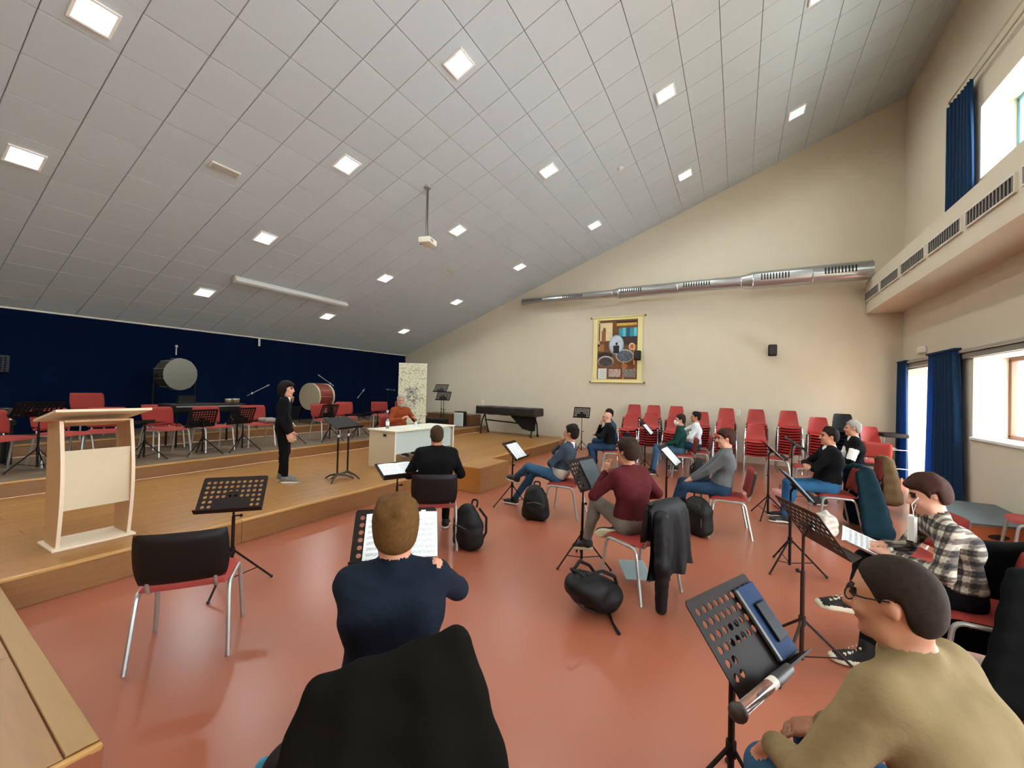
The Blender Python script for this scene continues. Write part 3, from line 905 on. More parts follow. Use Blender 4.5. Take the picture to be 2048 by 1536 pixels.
def head_prims(S, c, R, k=0.95):
    L = lambda x, y, z: c + R @ (np.array((x, y, z)) * k)
    E = lambda *r: np.array(r) * k
    S.ell(L(0, -0.012, 0.030), E(0.076, 0.096, 0.090), 'skin', 0.02, R)
    S.ell(L(0, 0.022, -0.028), E(0.064, 0.074, 0.088), 'skin', 0.03, R)
    S.cone(L(-0.033, 0.030, -0.080), L(0.033, 0.030, -0.080), 0.032 * k, 0.032 * k, 'skin', 0.03)
    S.ell(L(0, 0.072, -0.098), E(0.024, 0.020, 0.020), 'skin', 0.02, R)
    S.cone(L(0, 0.092, 0.014), L(0, 0.112, -0.026), 0.009 * k, 0.014 * k, 'skin', 0.014)
    for sx in (-1, 1):
        S.ell(L(sx * 0.012, 0.102, -0.030), E(0.010, 0.012, 0.008), 'skin', 0.008, R)
        S.ell(L(sx * 0.078, -0.008, -0.006), E(0.008, 0.017, 0.026), 'skin', 0.004, R)
        S.ell(L(sx * 0.031, 0.087, 0.012), E(0.0135, 0.009, 0.0075), 'eye', 0.004, R)
        S.cone(L(sx * 0.016, 0.094, 0.032), L(sx * 0.048, 0.084, 0.030), 0.0055 * k, 0.004 * k, 'brow', 0.004)
        S.ell(L(sx * 0.040, 0.074, -0.028), E(0.020, 0.016, 0.016), 'skin', 0.02, R)
    S.cone(L(-0.020, 0.091, -0.062), L(0.020, 0.091, -0.062), 0.0058 * k, 0.0058 * k, 'lip', 0.006)

def hair_mesh(c, R, mat_, style, res, k=0.95):
    S = SDF(); L = lambda x, y, z: c + R @ (np.array((x, y, z)) * k)
    E = lambda *r: np.array(r) * k
    th = {'buzz': 0.004, 'short': 0.012, 'thick': 0.021, 'bob': 0.022}[style]
    S.ell(L(0, -0.014, 0.034), E(0.078 + th, 0.097 + th, 0.091 + th), 'hair', 0.02, R)
    S.ell(L(0, -0.050, -0.020), E(0.068 + th * 0.6, 0.056 + th * 0.8, 0.075), 'hair', 0.03, R)
    if style in ('thick', 'short'):
        q = random.Random(int(1000 * abs(c[2] + c[0])))
        for a in range(16):
            an, el = q.uniform(0, 6.28), q.uniform(0.15, 1.4)
            x, y, z = 0.07 * math.cos(an) * math.cos(el), -0.02 + 0.085 * math.sin(an) * math.cos(el), 0.05 + 0.075 * math.sin(el)
            S.ell(L(x, y, z), E(0.030, 0.034, 0.026) * (1.0 if style == 'thick' else 0.8), 'hair', 0.02, R)
    if style == 'thick':
        S.ell(L(0.01, 0.070, 0.078), E(0.060, 0.030, 0.026), 'hair', 0.02, R)
    if style == 'bob':
        for sx in (-1, 1):
            S.cone(L(sx * 0.075, -0.02, 0.03), L(sx * 0.072, -0.025, -0.11), 0.032, 0.026, 'hair', 0.03)
        S.cone(L(0, -0.08, 0), L(0, -0.085, -0.12), 0.055, 0.045, 'hair', 0.04)
        S.ell(L(0, 0.07, 0.075), (0.065, 0.030, 0.035), 'hair', 0.02, R)
    lowz = {'buzz': -0.078, 'short': -0.085, 'thick': -0.092, 'bob': -0.20}[style]
    fz = {'buzz': 0.070, 'short': 0.062, 'thick': 0.050, 'bob': 0.040}[style]
    sb = {'buzz': -0.030, 'short': -0.030, 'thick': -0.022, 'bob': lowz}[style]
    def cutter(P):
        q = (P - c) @ R / k
        y, z = q[..., 1], q[..., 2]
        zl = np.interp(y, [-0.2, -0.060, -0.034, -0.026, 0.010, 0.018, 0.036, 0.062, 0.085, 0.2], [lowz, lowz, lowz * 0.8, 0.014 if style != 'bob' else lowz, 0.014 if style != 'bob' else lowz, sb, 0.02, fz, fz, fz])
        return (zl - z) * 0.7
    S.cut(cutter)
    S.warp(lambda P: (th + 0.002) * k * np.clip(1 + cutter(P) / 0.028, 0, 1) ** 1.5)
    return S.mesh('hair', {'hair': mat_}, res)

def shoe_mesh(ankle, fwd, upper, sole, res=0.009, L=0.27, up=(0, 0, 1), high=False):
    S = SDF(); a = np.array(ankle, float); f = unit(fwd); u = np.array(up, float); u = unit(u - f * (u @ f)); x = np.cross(f, u)
    R = np.stack([x, f, u], 1)
    P = lambda X, Y, Z: a + R @ np.array((X, Y, Z))
    S.cone(P(0, -0.02, -0.040), P(0, 0.11, -0.052), 0.040, 0.036, 'u', 0.03)
    S.ell(P(0, 0.145, -0.056), (0.042, 0.055, 0.026), 'u', 0.03, R)
    S.cone(P(0, -0.005, 0.0 + (0.05 if high else 0.01)), P(0, 0.0, -0.04), 0.043, 0.042, 'u', 0.03)
    S.ell(P(0, 0.135, -0.083), (0.047, 0.070, 0.016), 's', 0.006, R)
    S.ell(P(0, 0.0, -0.083), (0.041, 0.062, 0.016), 's', 0.006, R)
    S.rbx(P(0, 0.066, -0.083), (0.032, 0.07, 0.004), 0.010, 's', 0.012, R)
    if high:
        S.ell(P(0, 0.185, -0.062), (0.036, 0.028, 0.022), 's', 0.004, R)
        S.rbx(P(0, 0.060, -0.072), (0.040, 0.10, 0.002), 0.006, 's', 0.006, R)
        for q in range(5):
            for sx in (-1, 1): S.ell(P(sx * 0.020, 0.045 + 0.02 * q, 0.018 - 0.013 * q), (0.007, 0.007, 0.009), 's', 0.002, R)
    S.cut(lambda Q: -((Q - a) @ u) - 0.094)
    return S.mesh('shoe', {'u': upper, 's': sole}, res)

SKIN = {'a': mat('skin_light', 'C9937A', 0.55), 'b': mat('skin_tan', 'B07A5C', 0.55), 'c': mat('skin_rosy', 'BF8468', 0.55)}
EYE = mat('eye_dark', '2A1E18', 0.3); LIP = mat('lip', '9E5D50', 0.5)
def hairm(n, c): return mat('hair_' + n, c, 0.75, spec=0.15, var=0.25, vscale=60, bump=0.3, bscale=420)
def cloth(n, c, b=0.25): return mat('cloth_' + n, c, 0.9, var=0.08, vscale=12, bump=b, bscale=35, spec=0.15)

def person(label, loc, head_dir, cfg, group=None):
    """one continuous body; cfg poses it in local axes (x right, y forward, z up)"""
    g = cfg.get
    t = thing('person', label, 'person', loc, hd(*head_dir), group)
    res = g('res', 0.012); S = SDF(); fr = max(0.0085, res * 0.85); sc = g('scale', 1.0)
    seat = g('seat', 0.46)
    standing = g('stand', False)
    hipz = g('hipz', 0.90 if standing else seat + 0.095)
    hip = V3(*g('hip', (0, 0, hipz)))
    lean, tilt, twist = g('lean', -0.12), g('tilt', 0.0), g('twist', 0.0)
    up = unit((math.sin(tilt), math.sin(lean), math.cos(lean) * math.cos(tilt)))
    TL = 0.485 * sc
    shx = np.array(Matrix.Rotation(twist, 3, 'Z') @ Vector((1, 0, 0))); shx = unit(shx - up * (shx @ up))
    fwd = np.cross(up, shx); hx = V3(1, 0, 0); bulk = g('bulk', 1.0) * sc
    slump = g('slump', 0.03)
    neck = hip + up * TL + fwd * slump
    chest = hip + up * TL * 0.66 - fwd * 0.005
    waist = hip + up * TL * 0.30
    fl = (fwd, 0.68)
    top, pants = 'top', 'pants'
    S.cone(hip + hx * -0.075, hip + hx * 0.075, 0.118 * bulk, 0.118 * bulk, pants, 0.05)
    S.cone(hip + up * 0.06 - hx * 0.06, hip + up * 0.06 + hx * 0.06, 0.118 * bulk, 0.118 * bulk, top, 0.05, (fwd, 0.95))
    S.cone(waist - shx * 0.062, waist + shx * 0.062, 0.108 * bulk, 0.108 * bulk, top, 0.08, (fwd, 0.95))
    S.cone(chest - shx * 0.082 * sc, chest + shx * 0.082 * sc, 0.126 * bulk, 0.126 * bulk, top, 0.08, (fwd, 0.85))
    sh_l = neck - up * 0.055 * sc - shx * 0.168 * sc * g('shw', 1.0); sh_r = neck - up * 0.055 * sc + shx * 0.168 * sc * g('shw', 1.0)
    S.cone(neck - up * 0.085 - shx * 0.115, neck - up * 0.085 + shx * 0.115, 0.078 * bulk, 0.078 * bulk, top, 0.06)
    for p in (sh_l, sh_r):
        S.cone(neck - up * 0.005, p, 0.052 * sc, 0.066 * sc * g('bulk', 1.0), top, 0.05)
    if g('belly'): S.ell(waist + fwd * 0.06, (0.15, 0.11 + g('belly'), 0.14), top, 0.06)
    # head
    hy, hp, hr = g('head', (0, 0, 0)); HR = np.array(Matrix.Rotation(twist, 3, 'Z')) @ rotm(hy, hp, hr)
    hc = neck + up * 0.042 + HR @ V3(0, 0.022, 0.112) * sc + V3(*g('hoff', (0, 0, 0)))
    S.cone(neck + up * 0.012 + fwd * 0.008, hc + HR @ V3(0, -0.025, -0.05), 0.053 * sc, 0.052 * sc, 'skin', 0.02)
    hk = g('hk', 0.97)
    head_prims(S, hc, HR, hk)
    col = g('collar', 'top')
    if col: S.cone(neck - up * 0.012 + fwd * 0.01, neck + up * 0.012, 0.066 * sc, 0.060 * sc, col, 0.012)
    # legs
    for sx, nm in ((-1, 'l'), (1, 'r')):
        hj = hip + V3(sx * 0.09, 0.0, -0.01)
        if standing:
            kn = V3(*g('knee_' + nm, (sx * 0.10, 0.02, 0.49))); an = V3(*g('ank_' + nm, (sx * 0.11, -0.02, 0.09)))
        else:
            kn = V3(*g('knee_' + nm, (sx * 0.13, 0.42, seat + 0.06))); an = V3(*g('ank_' + nm, (sx * 0.13, 0.40, 0.10)))
        lw = g('legw', 1.0)
        S.cone(hj, kn, 0.092 * lw, 0.062 * lw, pants, 0.04)
        S.cone(kn, an + unit(kn - an) * 0.03, 0.062 * lw, 0.046 * lw, pants, 0.03)
        S.ell(kn + (an - kn) * 0.3 + V3(0, -0.015, 0), (0.055 * lw, 0.055 * lw, 0.09), pants, 0.03)
        S.cone(an + unit(kn - an) * 0.05, an - unit(kn - an) * 0.02, 0.036, 0.036, g('sock', 'skin'), 0.01)
        if g('shoes', True):
            ff = V3(*g('toe_' + nm, (sx * 0.15, 1, 0)))
            upv = V3(*g('sole_up_' + nm, (0, 0, 1)))
            me = shoe_mesh(an, ff, g('shoe', mat('shoe_black', '191513', 0.6)), g('sole', mat('sole_white', 'D8D2C6', 0.6)), max(0.008, res * 0.9), up=upv, high=g('high', False))
            link('shoe', me, t)
    # arms
    for sx, nm, sh in ((-1, 'l', sh_l), (1, 'r', sh_r)):
        wr = g('wrist_' + nm)
        if wr is None: wr = (sx * 0.10, 0.30, seat + 0.17) if not standing else (sx * 0.22, 0.05, 0.86)
        el, wr = ik(sh, wr, 0.285 * sc, 0.255 * sc, g('elbow_' + nm, (sx * 0.45, -0.15, seat + 0.2)))
        ab = g('armw', 1.0)
        S.cone(sh, el, 0.062 * ab * sc, 0.050 * ab * sc, top, 0.03)
        if g('stripes'):
            for q0, q1 in ((0.45, 0.60), (0.74, 0.88)): S.cone(sh + (el - sh) * q0, sh + (el - sh) * q1, 0.061 * ab * sc, 0.057 * ab * sc, 'undershirt', 0.006)
        fv = unit(wr - el)
        sl = g('sleeve', 1.0)
        if sl >= 0.99:
            S.cone(el, wr - fv * 0.015, 0.049 * ab * sc, 0.036 * ab * sc, top, 0.02)
        else:
            S.cone(el, el + fv * 0.255 * sl, 0.049 * ab, 0.046 * ab, top, 0.02)
        S.cone(el, wr, 0.038 * ab, 0.026, 'skin', 0.012)
        if g('hands', True):
            hand(S, wr, g('hdir_' + nm, fv), g('hnrm_' + nm, (0, 0, 1)), sx, g('curl', 0.55), 'skin', fr, 1.0)
        if g('cuff_' + nm): S.cone(wr - fv * 0.035, wr - fv * 0.015, 0.036, 0.036, 'band', 0.003)
    M_ = dict(skin=SKIN[g('skin', 'a')], eye=EYE, brow=(g('hair', None) or ('short', hairm('brown', '3A2618')))[1], lip=LIP, top=g('top'), pants=g('pants'), band=BLACK,
              undershirt=WHITE, beard=g('beard_m', EYE))
    if isinstance(col, str) and col not in M_: M_[col] = g(col)
    if g('beard'):
        Lh = lambda x, y, z: hc + HR @ np.array((x, y, z))
        S.ell(Lh(0, 0.045, -0.095), (0.062, 0.058, 0.038), 'beard', 0.01, HR)
        S.cone(Lh(-0.026, 0.098, -0.050), Lh(0.026, 0.098, -0.050), 0.0075, 0.0075, 'beard', 0.004)
        for sx in (-1, 1): S.cone(Lh(sx * 0.070, 0.015, -0.03), Lh(sx * 0.058, 0.04, -0.085), 0.013, 0.02, 'beard', 0.01)
    body = S.mesh('body', M_, res, g('wob', (0.0018, 38.0)))
    link('body', body, t)
    hs = g('hair', ('short', hairm('brown', '3A2618')))
    if hs: link('hair', hair_mesh(hc, HR, hs[1], hs[0], max(0.007, res * 0.75), hk), t)
    Lh = lambda x, y, z: Vector(hc + HR @ (np.array((x, y, z)) * hk))
    if g('glasses'):
        mb = MB()
        for sx in (-1, 1):
            pts = [Lh(sx * 0.034 + 0.026 * math.cos(a * PI / 6), 0.103 - 0.35 * (0.034 + 0.026 * math.cos(a * PI / 6) * 1.0) * 0.9, 0.010 + 0.019 * math.sin(a * PI / 6)) for a in range(12)]
            mb.tube(pts, 0.0022, 5, closed=True)
            mb.tube([Lh(sx * 0.060, 0.084, 0.014), Lh(sx * 0.076, 0.05, 0.016), Lh(sx * 0.083, -0.005, 0.020)], 0.0022, 5)
        mb.tube([Lh(-0.009, 0.100, 0.014), Lh(0, 0.106, 0.016), Lh(0.009, 0.100, 0.014)], 0.0022, 5)
        mb.build('glasses', BLACK, t)
    if g('mask'):
        Sm = SDF(); l2 = lambda x, y, z: hc + HR @ np.array((x, y, z))
        Sm.ell(l2(0, 0.055, -0.055), (0.064, 0.064, 0.055), 'm', 0.01, HR)
        Sm.cone(l2(0, 0.10, -0.015), l2(0, 0.085, -0.10), 0.022, 0.018, 'm', 0.03)
        Sm.cut(lambda P: -(((P - hc) @ HR)[..., 1] - 0.028))
        mk = link('face_mask', Sm.mesh('face_mask', {'m': mat('mask_white', 'DAD8D2', 0.8)}, max(0.007, res * 0.7)), t)
        mb = MB()
        for sx in (-1, 1):
            mb.tube([Lh(sx * 0.058, 0.055, -0.035), Lh(sx * 0.078, 0.01, -0.01), Lh(sx * 0.086, -0.02, 0.01)], 0.0025, 4)
        mb.build('ear_loop', WHITE, mk)
    return t, dict(neck=neck, hc=hc, HR=HR, up=up, fwd=fwd, shx=shx)
# ---------------------------------------------------------------- curtains
def folded(y0, y1, z0, z1, x, folds, amp, seed=0, taper=0.0, n=None, gather=0.0, th=0.012):
    rnd = random.Random(seed); ph = [rnd.uniform(0, 6.28) for _ in range(6)]
    n = n or folds * 10
    def f(off):
        def g(u, v):
            w_ = 1 - taper * v
            yc = (y0 + y1) / 2
            y = yc + (y0 + (y1 - y0) * u - yc) * w_ + 0.02 * math.sin(3 * u + ph[0])
            a = amp * (0.75 + 0.25 * math.sin(5 * u + ph[1])) * (1 - gather * v)
            return (x + off + a * math.sin(2 * PI * folds * u + ph[2] + 0.5 * math.sin(4 * v + 7 * u)), y, z0 + (z1 - z0) * v)
        return g
    mb = MB().grid(n, 14, f(0)).grid(n, 14, f(th))
    return mb
t = thing('stage_curtain', 'dark blue velvet curtain covering the wall behind the stage', 'curtain', (0, 0, 0))
folded(YB, YF - 0.02, Z3 + 0.01, 3.02, XC, 30, 0.016, 3, n=420).build('drape', BLUEC, t, 60)
MB().box((XC + 0.02, (YB + YF) / 2, 3.035), (0.05, YF - YB, 0.035), None, 0, 0.006, 1).build('track', OFFW, t, 0)
for k, y in enumerate((6.55, 6.52)):
    MB().tube([(XC + 0.07, y, 3.02), (XC + 0.08, y, 2.80)], 0.012, 6).build('pull_cord', WHITE, t)
DR = mat('door_drape', '0F5CA6', 0.7, var=0.05, vscale=3)
DR.node_tree.nodes['Principled BSDF'].inputs['Subsurface Weight'].default_value = 0.0
def drape_mat():
    M = bpy.data.materials.new('blue_translucent_drape'); M.use_nodes = True
    T = M.node_tree; B = T.nodes['Principled BSDF']
    B.inputs['Base Color'].default_value = lin('063358'); B.inputs['Roughness'].default_value = 0.8
    tr = T.nodes.new('ShaderNodeBsdfTranslucent'); tr.inputs[0].default_value = lin('0A70B0')
    mx = T.nodes.new('ShaderNodeMixShader'); mx.inputs[0].default_value = 0.38
    T.links.new(B.outputs[0], mx.inputs[1]); T.links.new(tr.outputs[0], mx.inputs[2])
    T.links.new(mx.outputs[0], T.nodes['Material Output'].inputs['Surface'])
    return M
DRM = drape_mat()
t = thing('door_curtain', 'bright blue curtain gathered beside the far end of the doorway', 'curtain')
folded(11.70, 12.33, 0.06, 2.60, XR - 0.10, 6, 0.045, 5, taper=0.25, n=70, th=0.004).build('drape', DRM, t, 60)
MB().box((XR - 0.10, 12.02, 2.60), (0.08, 0.50, 0.03)).build('heading_tape', DRM, t, 0)
t = thing('door_curtain', 'wide blue curtain hanging between the doorway and the lower window', 'curtain')
folded(9.22, 10.72, 0.02, 2.62, XR - 0.12, 9, 0.05, 8, taper=0.22, n=110, th=0.004).build('drape', DRM, t, 60)
MB().box((XR - 0.12, 9.97, 2.62), (0.09, 1.16, 0.035)).build('heading_tape', DRM, t, 0)
t = thing('upper_curtain', 'short blue curtain bunched beside the upper window', 'curtain')
folded(9.02, 9.90, 4.52, 6.90, XR - 0.10, 7, 0.05, 11, taper=0.12, n=80, th=0.004).build('drape', DRM, t, 60)
t = thing('curtain_rail', 'pair of thin curtain rods above the upper window', 'curtain rail')
for x in (XR - 0.06, XR - 0.16):
    MB().tube([(x, 9.7, 6.92), (x, -2.0, 6.92)], 0.012, 6).build('rod', mat('rod', 'A59A86', 0.5), t)
for y in (9.72, 6.0, 2.0): MB().box((XR - 0.08, y, 6.92), (0.16, 0.02, 0.03)).build('bracket', mat('rod', 'A59A86', 0.5), t, 0)

# ---------------------------------------------------------------- things on the far wall
t = thing('ventilation_duct', 'round metal ventilation duct with slots along the gable wall', 'duct', (0, YF - 0.42, 4.70))
segs = [(-6.35, -3.30, 0.115, 0.115), (-3.30, -3.12, 0.115, 0.155), (-3.12, 0.02, 0.155, 0.155), (0.02, 0.28, 0.155, 0.215), (0.28, 2.62, 0.215, 0.215)]
RY = Matrix.Rotation(PI / 2, 4, 'Y')
for x0, x1, r0, r1 in segs:
    d = MB().lathe([(r0, 0), (r1, x1 - x0)], 28, Matrix.Translation((x0, 0, 0)) @ RY)
    d.build('duct_section', DUCT, t)
for x, r in ((-3.30, 0.118), (-3.12, 0.158), (0.02, 0.158), (0.28, 0.218), (-1.5, 0.158), (1.5, 0.218)):
    MB().lathe([(r, -0.015), (r + 0.006, 0), (r, 0.015)], 28, Matrix.Translation((x, 0, 0)) @ RY).build('joint_ring', DUCT, t)
MB().lathe([(0.0, 0), (0.115, 0.002)], 28, Matrix.Translation((-6.35, 0, 0)) @ RY).build('end_cap', DUCT, t)
for xc, r, n in ((-5.95, 0.115, 12), (-4.55, 0.115, 11), (-2.75, 0.155, 10), (-1.02, 0.155, 11), (0.75, 0.215, 10), (2.02, 0.215, 10)):
    for k in range(n):
        x = xc + (k - (n - 1) / 2) * 0.062
        sl = MB()
        def fn(u, v, x=x, r=r):
            a = -0.25 + 0.75 * v
            return (x + (u - 0.5) * 0.03, -(r + 0.002) * math.cos(a), (r + 0.002) * math.sin(a))
        sl.grid(2, 6, fn); sl.build('slot', DUCTD, t, 60)
for x in (-5.2, -2.2, 1.3): MB().tube([(x, 0, 0.1), (x, 0.4, 0.1)], 0.012, 6).build('hanger', STEEL, t)

def wall_speaker(label, x, z):
    t = thing('wall_speaker', label, 'speaker', (x, YF, z), 0, 'small black wall speakers')
    MB().box((0, -0.02, 0), (0.06, 0.04, 0.06)).tube([(0, -0.02, 0), (0, -0.10, 0)], 0.015, 8).build('bracket', BLKM, t)
    c = MB().box((0, -0.19, 0), (0.19, 0.16, 0.29), None, 0, 0.03, 3).build('cabinet', BLKP, t)
    MB().box((0, -0.272, 0), (0.15, 0.008, 0.24), None, 0, 0.004, 1).build('grille', mat('speaker_grille', '2A2420', 0.7), c)
wall_speaker('small black wall speaker beside the poster', -2.60, 2.86)
wall_speaker('small black wall speaker above the stacked chairs, right of the poster', 0.75, 2.93)

# poster on rods
t = thing('wall_poster', 'brown and gold concert poster hanging from rods on the gable wall', 'poster', (-3.25, YF - 0.03, 3.07))
GOLD = mat('poster_gold', 'E3D79A', 0.6)
MB().box((0, 0, 0), (1.50, 0.006, 1.98)).build('backing', GOLD, t, 0)
for z in (-1.0, 1.0):
    MB().tube([(-0.80, -0.01, z), (0.80, -0.01, z)], 0.022, 10).build('rod', GOLD, t)
    for x in (-0.82, 0.82): MB().ball((x, -0.01, z), (0.035, 0.026, 0.026), 10).build('rod_knob', mat('rod_knob', '5A4420', 0.5), t)
def pm(n, c, **k): return mat('poster_' + n, c, 0.7, **k)
pr = MB().box((0, -0.005, 0), (1.22, 0.004, 1.82)).build('print', pm('brown', '6A4423', var=0.35, vscale=3), t, 0)
def patch(x, z, w_, h, m_, round_=False, d=0.009):
    # x,z measured from the print's centre
    if round_:
        MB().lathe([(0.0, 0.0), (1.0, 0.0), (1.0, 0.002), (0.0, 0.002)], 28, Matrix.Translation((x, -d, z)) @ Matrix.Rotation(PI / 2, 4, 'X') @ Matrix.Diagonal((w_ / 2, h / 2, 1, 1))).build('printed_picture', m_, pr, 0)
    else:
        MB().box((x, -d, z), (w_, 0.002, h)).build('printed_picture', m_, pr, 0)
patch(-0.36, 0.55, 0.42, 0.56, pm('cream', 'D8C59A', var=0.12, vscale=6))
patch(-0.57, 0.50, 0.06, 0.78, pm('cream2', 'CDBB8E', var=0.3, vscale=25))
patch(-0.42, 0.42, 0.13, 0.34, pm('figure', '8C5A3C'), d=0.011); patch(-0.40, 0.62, 0.09, 0.12, pm('figure_head', '7A4B33'), True, 0.0115)
patch(0.28, 0.76, 0.60, 0.08, pm('goldband', 'C9A24A', var=0.4, vscale=30))
patch(0.28, 0.84, 0.60, 0.05, pm('darkband', '2B2012'))
for k in range(5): patch(0.10 + 0.11 * k, 0.52, 0.10, 0.26, pm('teal%d' % (k % 3), ('2F8FA3', '57B6C6', '1F5F75')[k % 3], var=0.2, vscale=10))
patch(0.30, 0.26, 0.60, 0.26, pm('crowd', '3B2A25', var=0.6, vscale=28))
patch(-0.02, 0.14, 0.46, 0.60, pm('ring', '8FA0AE'), True, 0.012); patch(-0.02, 0.16, 0.40, 0.52, pm('disc', 'B9C6D2', var=0.25, vscale=7), True, 0.0135)
patch(-0.02, 0.00, 0.18, 0.24, pm('silhouette', '231D1C'), d=0.015); patch(-0.01, 0.17, 0.07, 0.09, pm('silhouette', '231D1C'), True, 0.016)
patch(0.45, 0.08, 0.19, 0.22, pm('medal', 'D9B98A'), True, 0.012); patch(0.45, 0.08, 0.12, 0.14, pm('medal2', 'B06A3B'), True, 0.0135)
patch(-0.50, 0.06, 0.2, 0.22, pm('tanbox', '9A6A3F'))
patch(-0.36, -0.18, 0.46, 0.20, pm('dark_oval', '2A211D'), True, 0.010)
patch(-0.34, -0.36, 0.48, 0.34, pm('oval_rim', 'B7B0A8'), True, 0.011); patch(-0.34, -0.38, 0.44, 0.29, pm('band_photo', '47413F', var=0.7, vscale=22), True, 0.013)
patch(0.24, -0.20, 0.54, 0.40, pm('oval_rim', 'B7B0A8'), True, 0.011); patch(0.24, -0.21, 0.48, 0.34, pm('band_photo2', '5A6068', var=0.7, vscale=18), True, 0.013)
for k in range(3): patch(0.02 + 0.22 * k, -0.52, 0.17, 0.16, pm('bubble%d' % k, ('7A4428', 'A9643A', '6B3A26')[k], var=0.3, vscale=14), True, 0.012)
patch(-0.44, -0.74, 0.27, 0.32, pm('whitecard', 'D9DCD6')); 
for k in range(6): patch(-0.42, -0.64 - 0.04 * k, 0.18, 0.010, pm('cardline', '8E9496'), d=0.011)
patch(-0.06, -0.72, 0.36, 0.24, pm('photo3', 'B09A90', var=0.6, vscale=26)); patch(0.38, -0.72, 0.38, 0.24, pm('photo4', '7E746E', var=0.7, vscale=30))
patch(0.2, -0.50, 0.04, 0.8, pm('stripe', 'D08A3F'), d=0.0085); patch(0.52, -0.40, 0.05, 0.9, pm('stripe', 'D08A3F'), d=0.0085)

# sockets
for lab, x, z in (('white double socket on the gable wall between the chair stacks', 0.02, 1.30), ('small white socket on the gable wall above the white speaker', -8.1, 1.28)):
    t = thing('wall_socket', lab, 'socket', (x, YF, z), 0, 'wall sockets')
    MB().box((0, -0.006, 0), (0.085, 0.012, 0.16), None, 0, 0.004, 1).build('plate', WHITE, t)
    for q in (-0.037, 0.037): MB().lathe([(0.024, 0), (0.024, 0.008), (0.018, 0.003)], 14, Matrix.Translation((0, -0.012, q)) @ Matrix.Rotation(PI / 2, 4, 'X')).build('outlet', OFFW, t)

# ---------------------------------------------------------------- on the front tier
# lectern
t = thing('lectern', 'pale birch lectern with curved sides standing on the stage at left', 'lectern', (-5.29, 1.43, Z1), 0)
MB().box((0, 0, 0.011), (0.40, 0.56, 0.022), None, 0, 0.004, 1).build('base', BIRCHE, t, 0)
def side_poly():
    # x forward (+x to the audience), z up
    fr = [(0.155 + 0.075 * math.sin(PI * k / 14) - 0.03 * (k / 14), 0.022 + 1.10 * k / 14) for k in range(15)]
    bk = [(-0.155 - 0.04 * (k / 6), 0.022 + 1.06 * k / 6) for k in range(6, -1, -1)]
    return fr + bk
for y in (-0.235, 0.235):
    sp = MB().prism(side_poly(), lambda a, b, h: (a, h, b), y - 0.012, y + 0.012).build('side_panel', BIRCH, t, 0)
    mb = MB(); pts = [Vector((0.156 + 0.075 * math.sin(PI * k / 14) - 0.03 * (k / 14), y, 0.022 + 1.10 * k / 14)) for k in range(15)]
    for a, b in zip(pts, pts[1:]): 
        q = (a + b) / 2; d = b - a
        mb.box(q, (0.004, 0.026, d.length), Matrix.Rotation(math.atan2(d.x, d.z), 3, 'Y'))
    mb.build('edge_band', BIRCHE, sp, 0)
MB().box((0.165, 0, 0.60), (0.018, 0.445, 0.52), Matrix.Rotation(-0.03, 3, 'Y')).build('front_panel', CREAM, t, 0)
MB().box((0.03, 0, 1.165), (0.62, 0.64, 0.024), Matrix.Rotation(-0.19, 3, 'Y'), 0, 0.003, 1).build('top_board', BIRCHE, t, 0)
MB().box((0.0, 0, 1.09), (0.32, 0.445, 0.018), Matrix.Rotation(-0.19, 3, 'Y')).build('under_shelf', BIRCH, t, 0)

# desk
t = thing('desk', 'cream office desk with pale grey modesty panel on the stage', 'desk', (-5.74, 6.28, Z1))
DW, DL, DH = 0.66, 1.74, 0.70
MB().box((0, 0, DH - 0.0125), (DW + 0.06, DL + 0.04, 0.025), None, 0, 0.004, 1).build('desktop', mat('desk_top', 'DCD8C4', 0.4), t, 0)
for y in (-DL / 2 + 0.015, DL / 2 - 0.015):
    sp = MB().box((0, y, (DH - 0.025) / 2), (DW, 0.026, DH - 0.025), None, 0, 0.003, 1).build('side_panel', CREAM, t, 0)
    MB().box((DW / 2 + 0.004, y, (DH - 0.025) / 2), (0.012, 0.034, DH - 0.025), None, 0, 0.002, 1).build('edge_strip', OFFW, sp, 0)
    if y < 0:
        MB().box((0.08, y - 0.014, 0.60), (0.12, 0.006, 0.07), None, 0, 0.002, 1).build('cable_port', mat('port_grey', 'A9A08C', 0.5), sp, 0)
        MB().box((0.08, y - 0.018, 0.605), (0.07, 0.006, 0.045), None, 0, 0.002, 1).build('port_opening', BLACK, sp, 0)
MB().box((DW / 2 - 0.05, 0, 0.46), (0.016, DL - 0.08, 0.40)).build('modesty_panel', GREYB, t, 0)
MB().box((DW / 2 - 0.04, 0.62, 0.50), (0.016, 0.20, 0.34)).build('end_panel', mat('pale_grey2', 'AEBBB6', 0.5), t, 0)
dz = Z1 + DH
def paper_on(label, x, y, rz, w_=0.21, h=0.297, printed=True):
    o = link('paper_sheet', page_mesh(w_, h, 0.004, printed=printed), None, (x, y, dz - 0.001), rz)
    tag(o, label, 'paper', 'papers on the desk')
paper_on('sheet of paper on the desk nearest the water bottle', -5.62, 5.85, 1.4)
paper_on('open page in the middle of the desk', -5.66, 6.35, 1.6)
paper_on('second open page in the middle of the desk', -5.72, 6.62, 1.5)
paper_on('sheet of paper at the far end of the desk', -5.60, 6.95, 1.7)
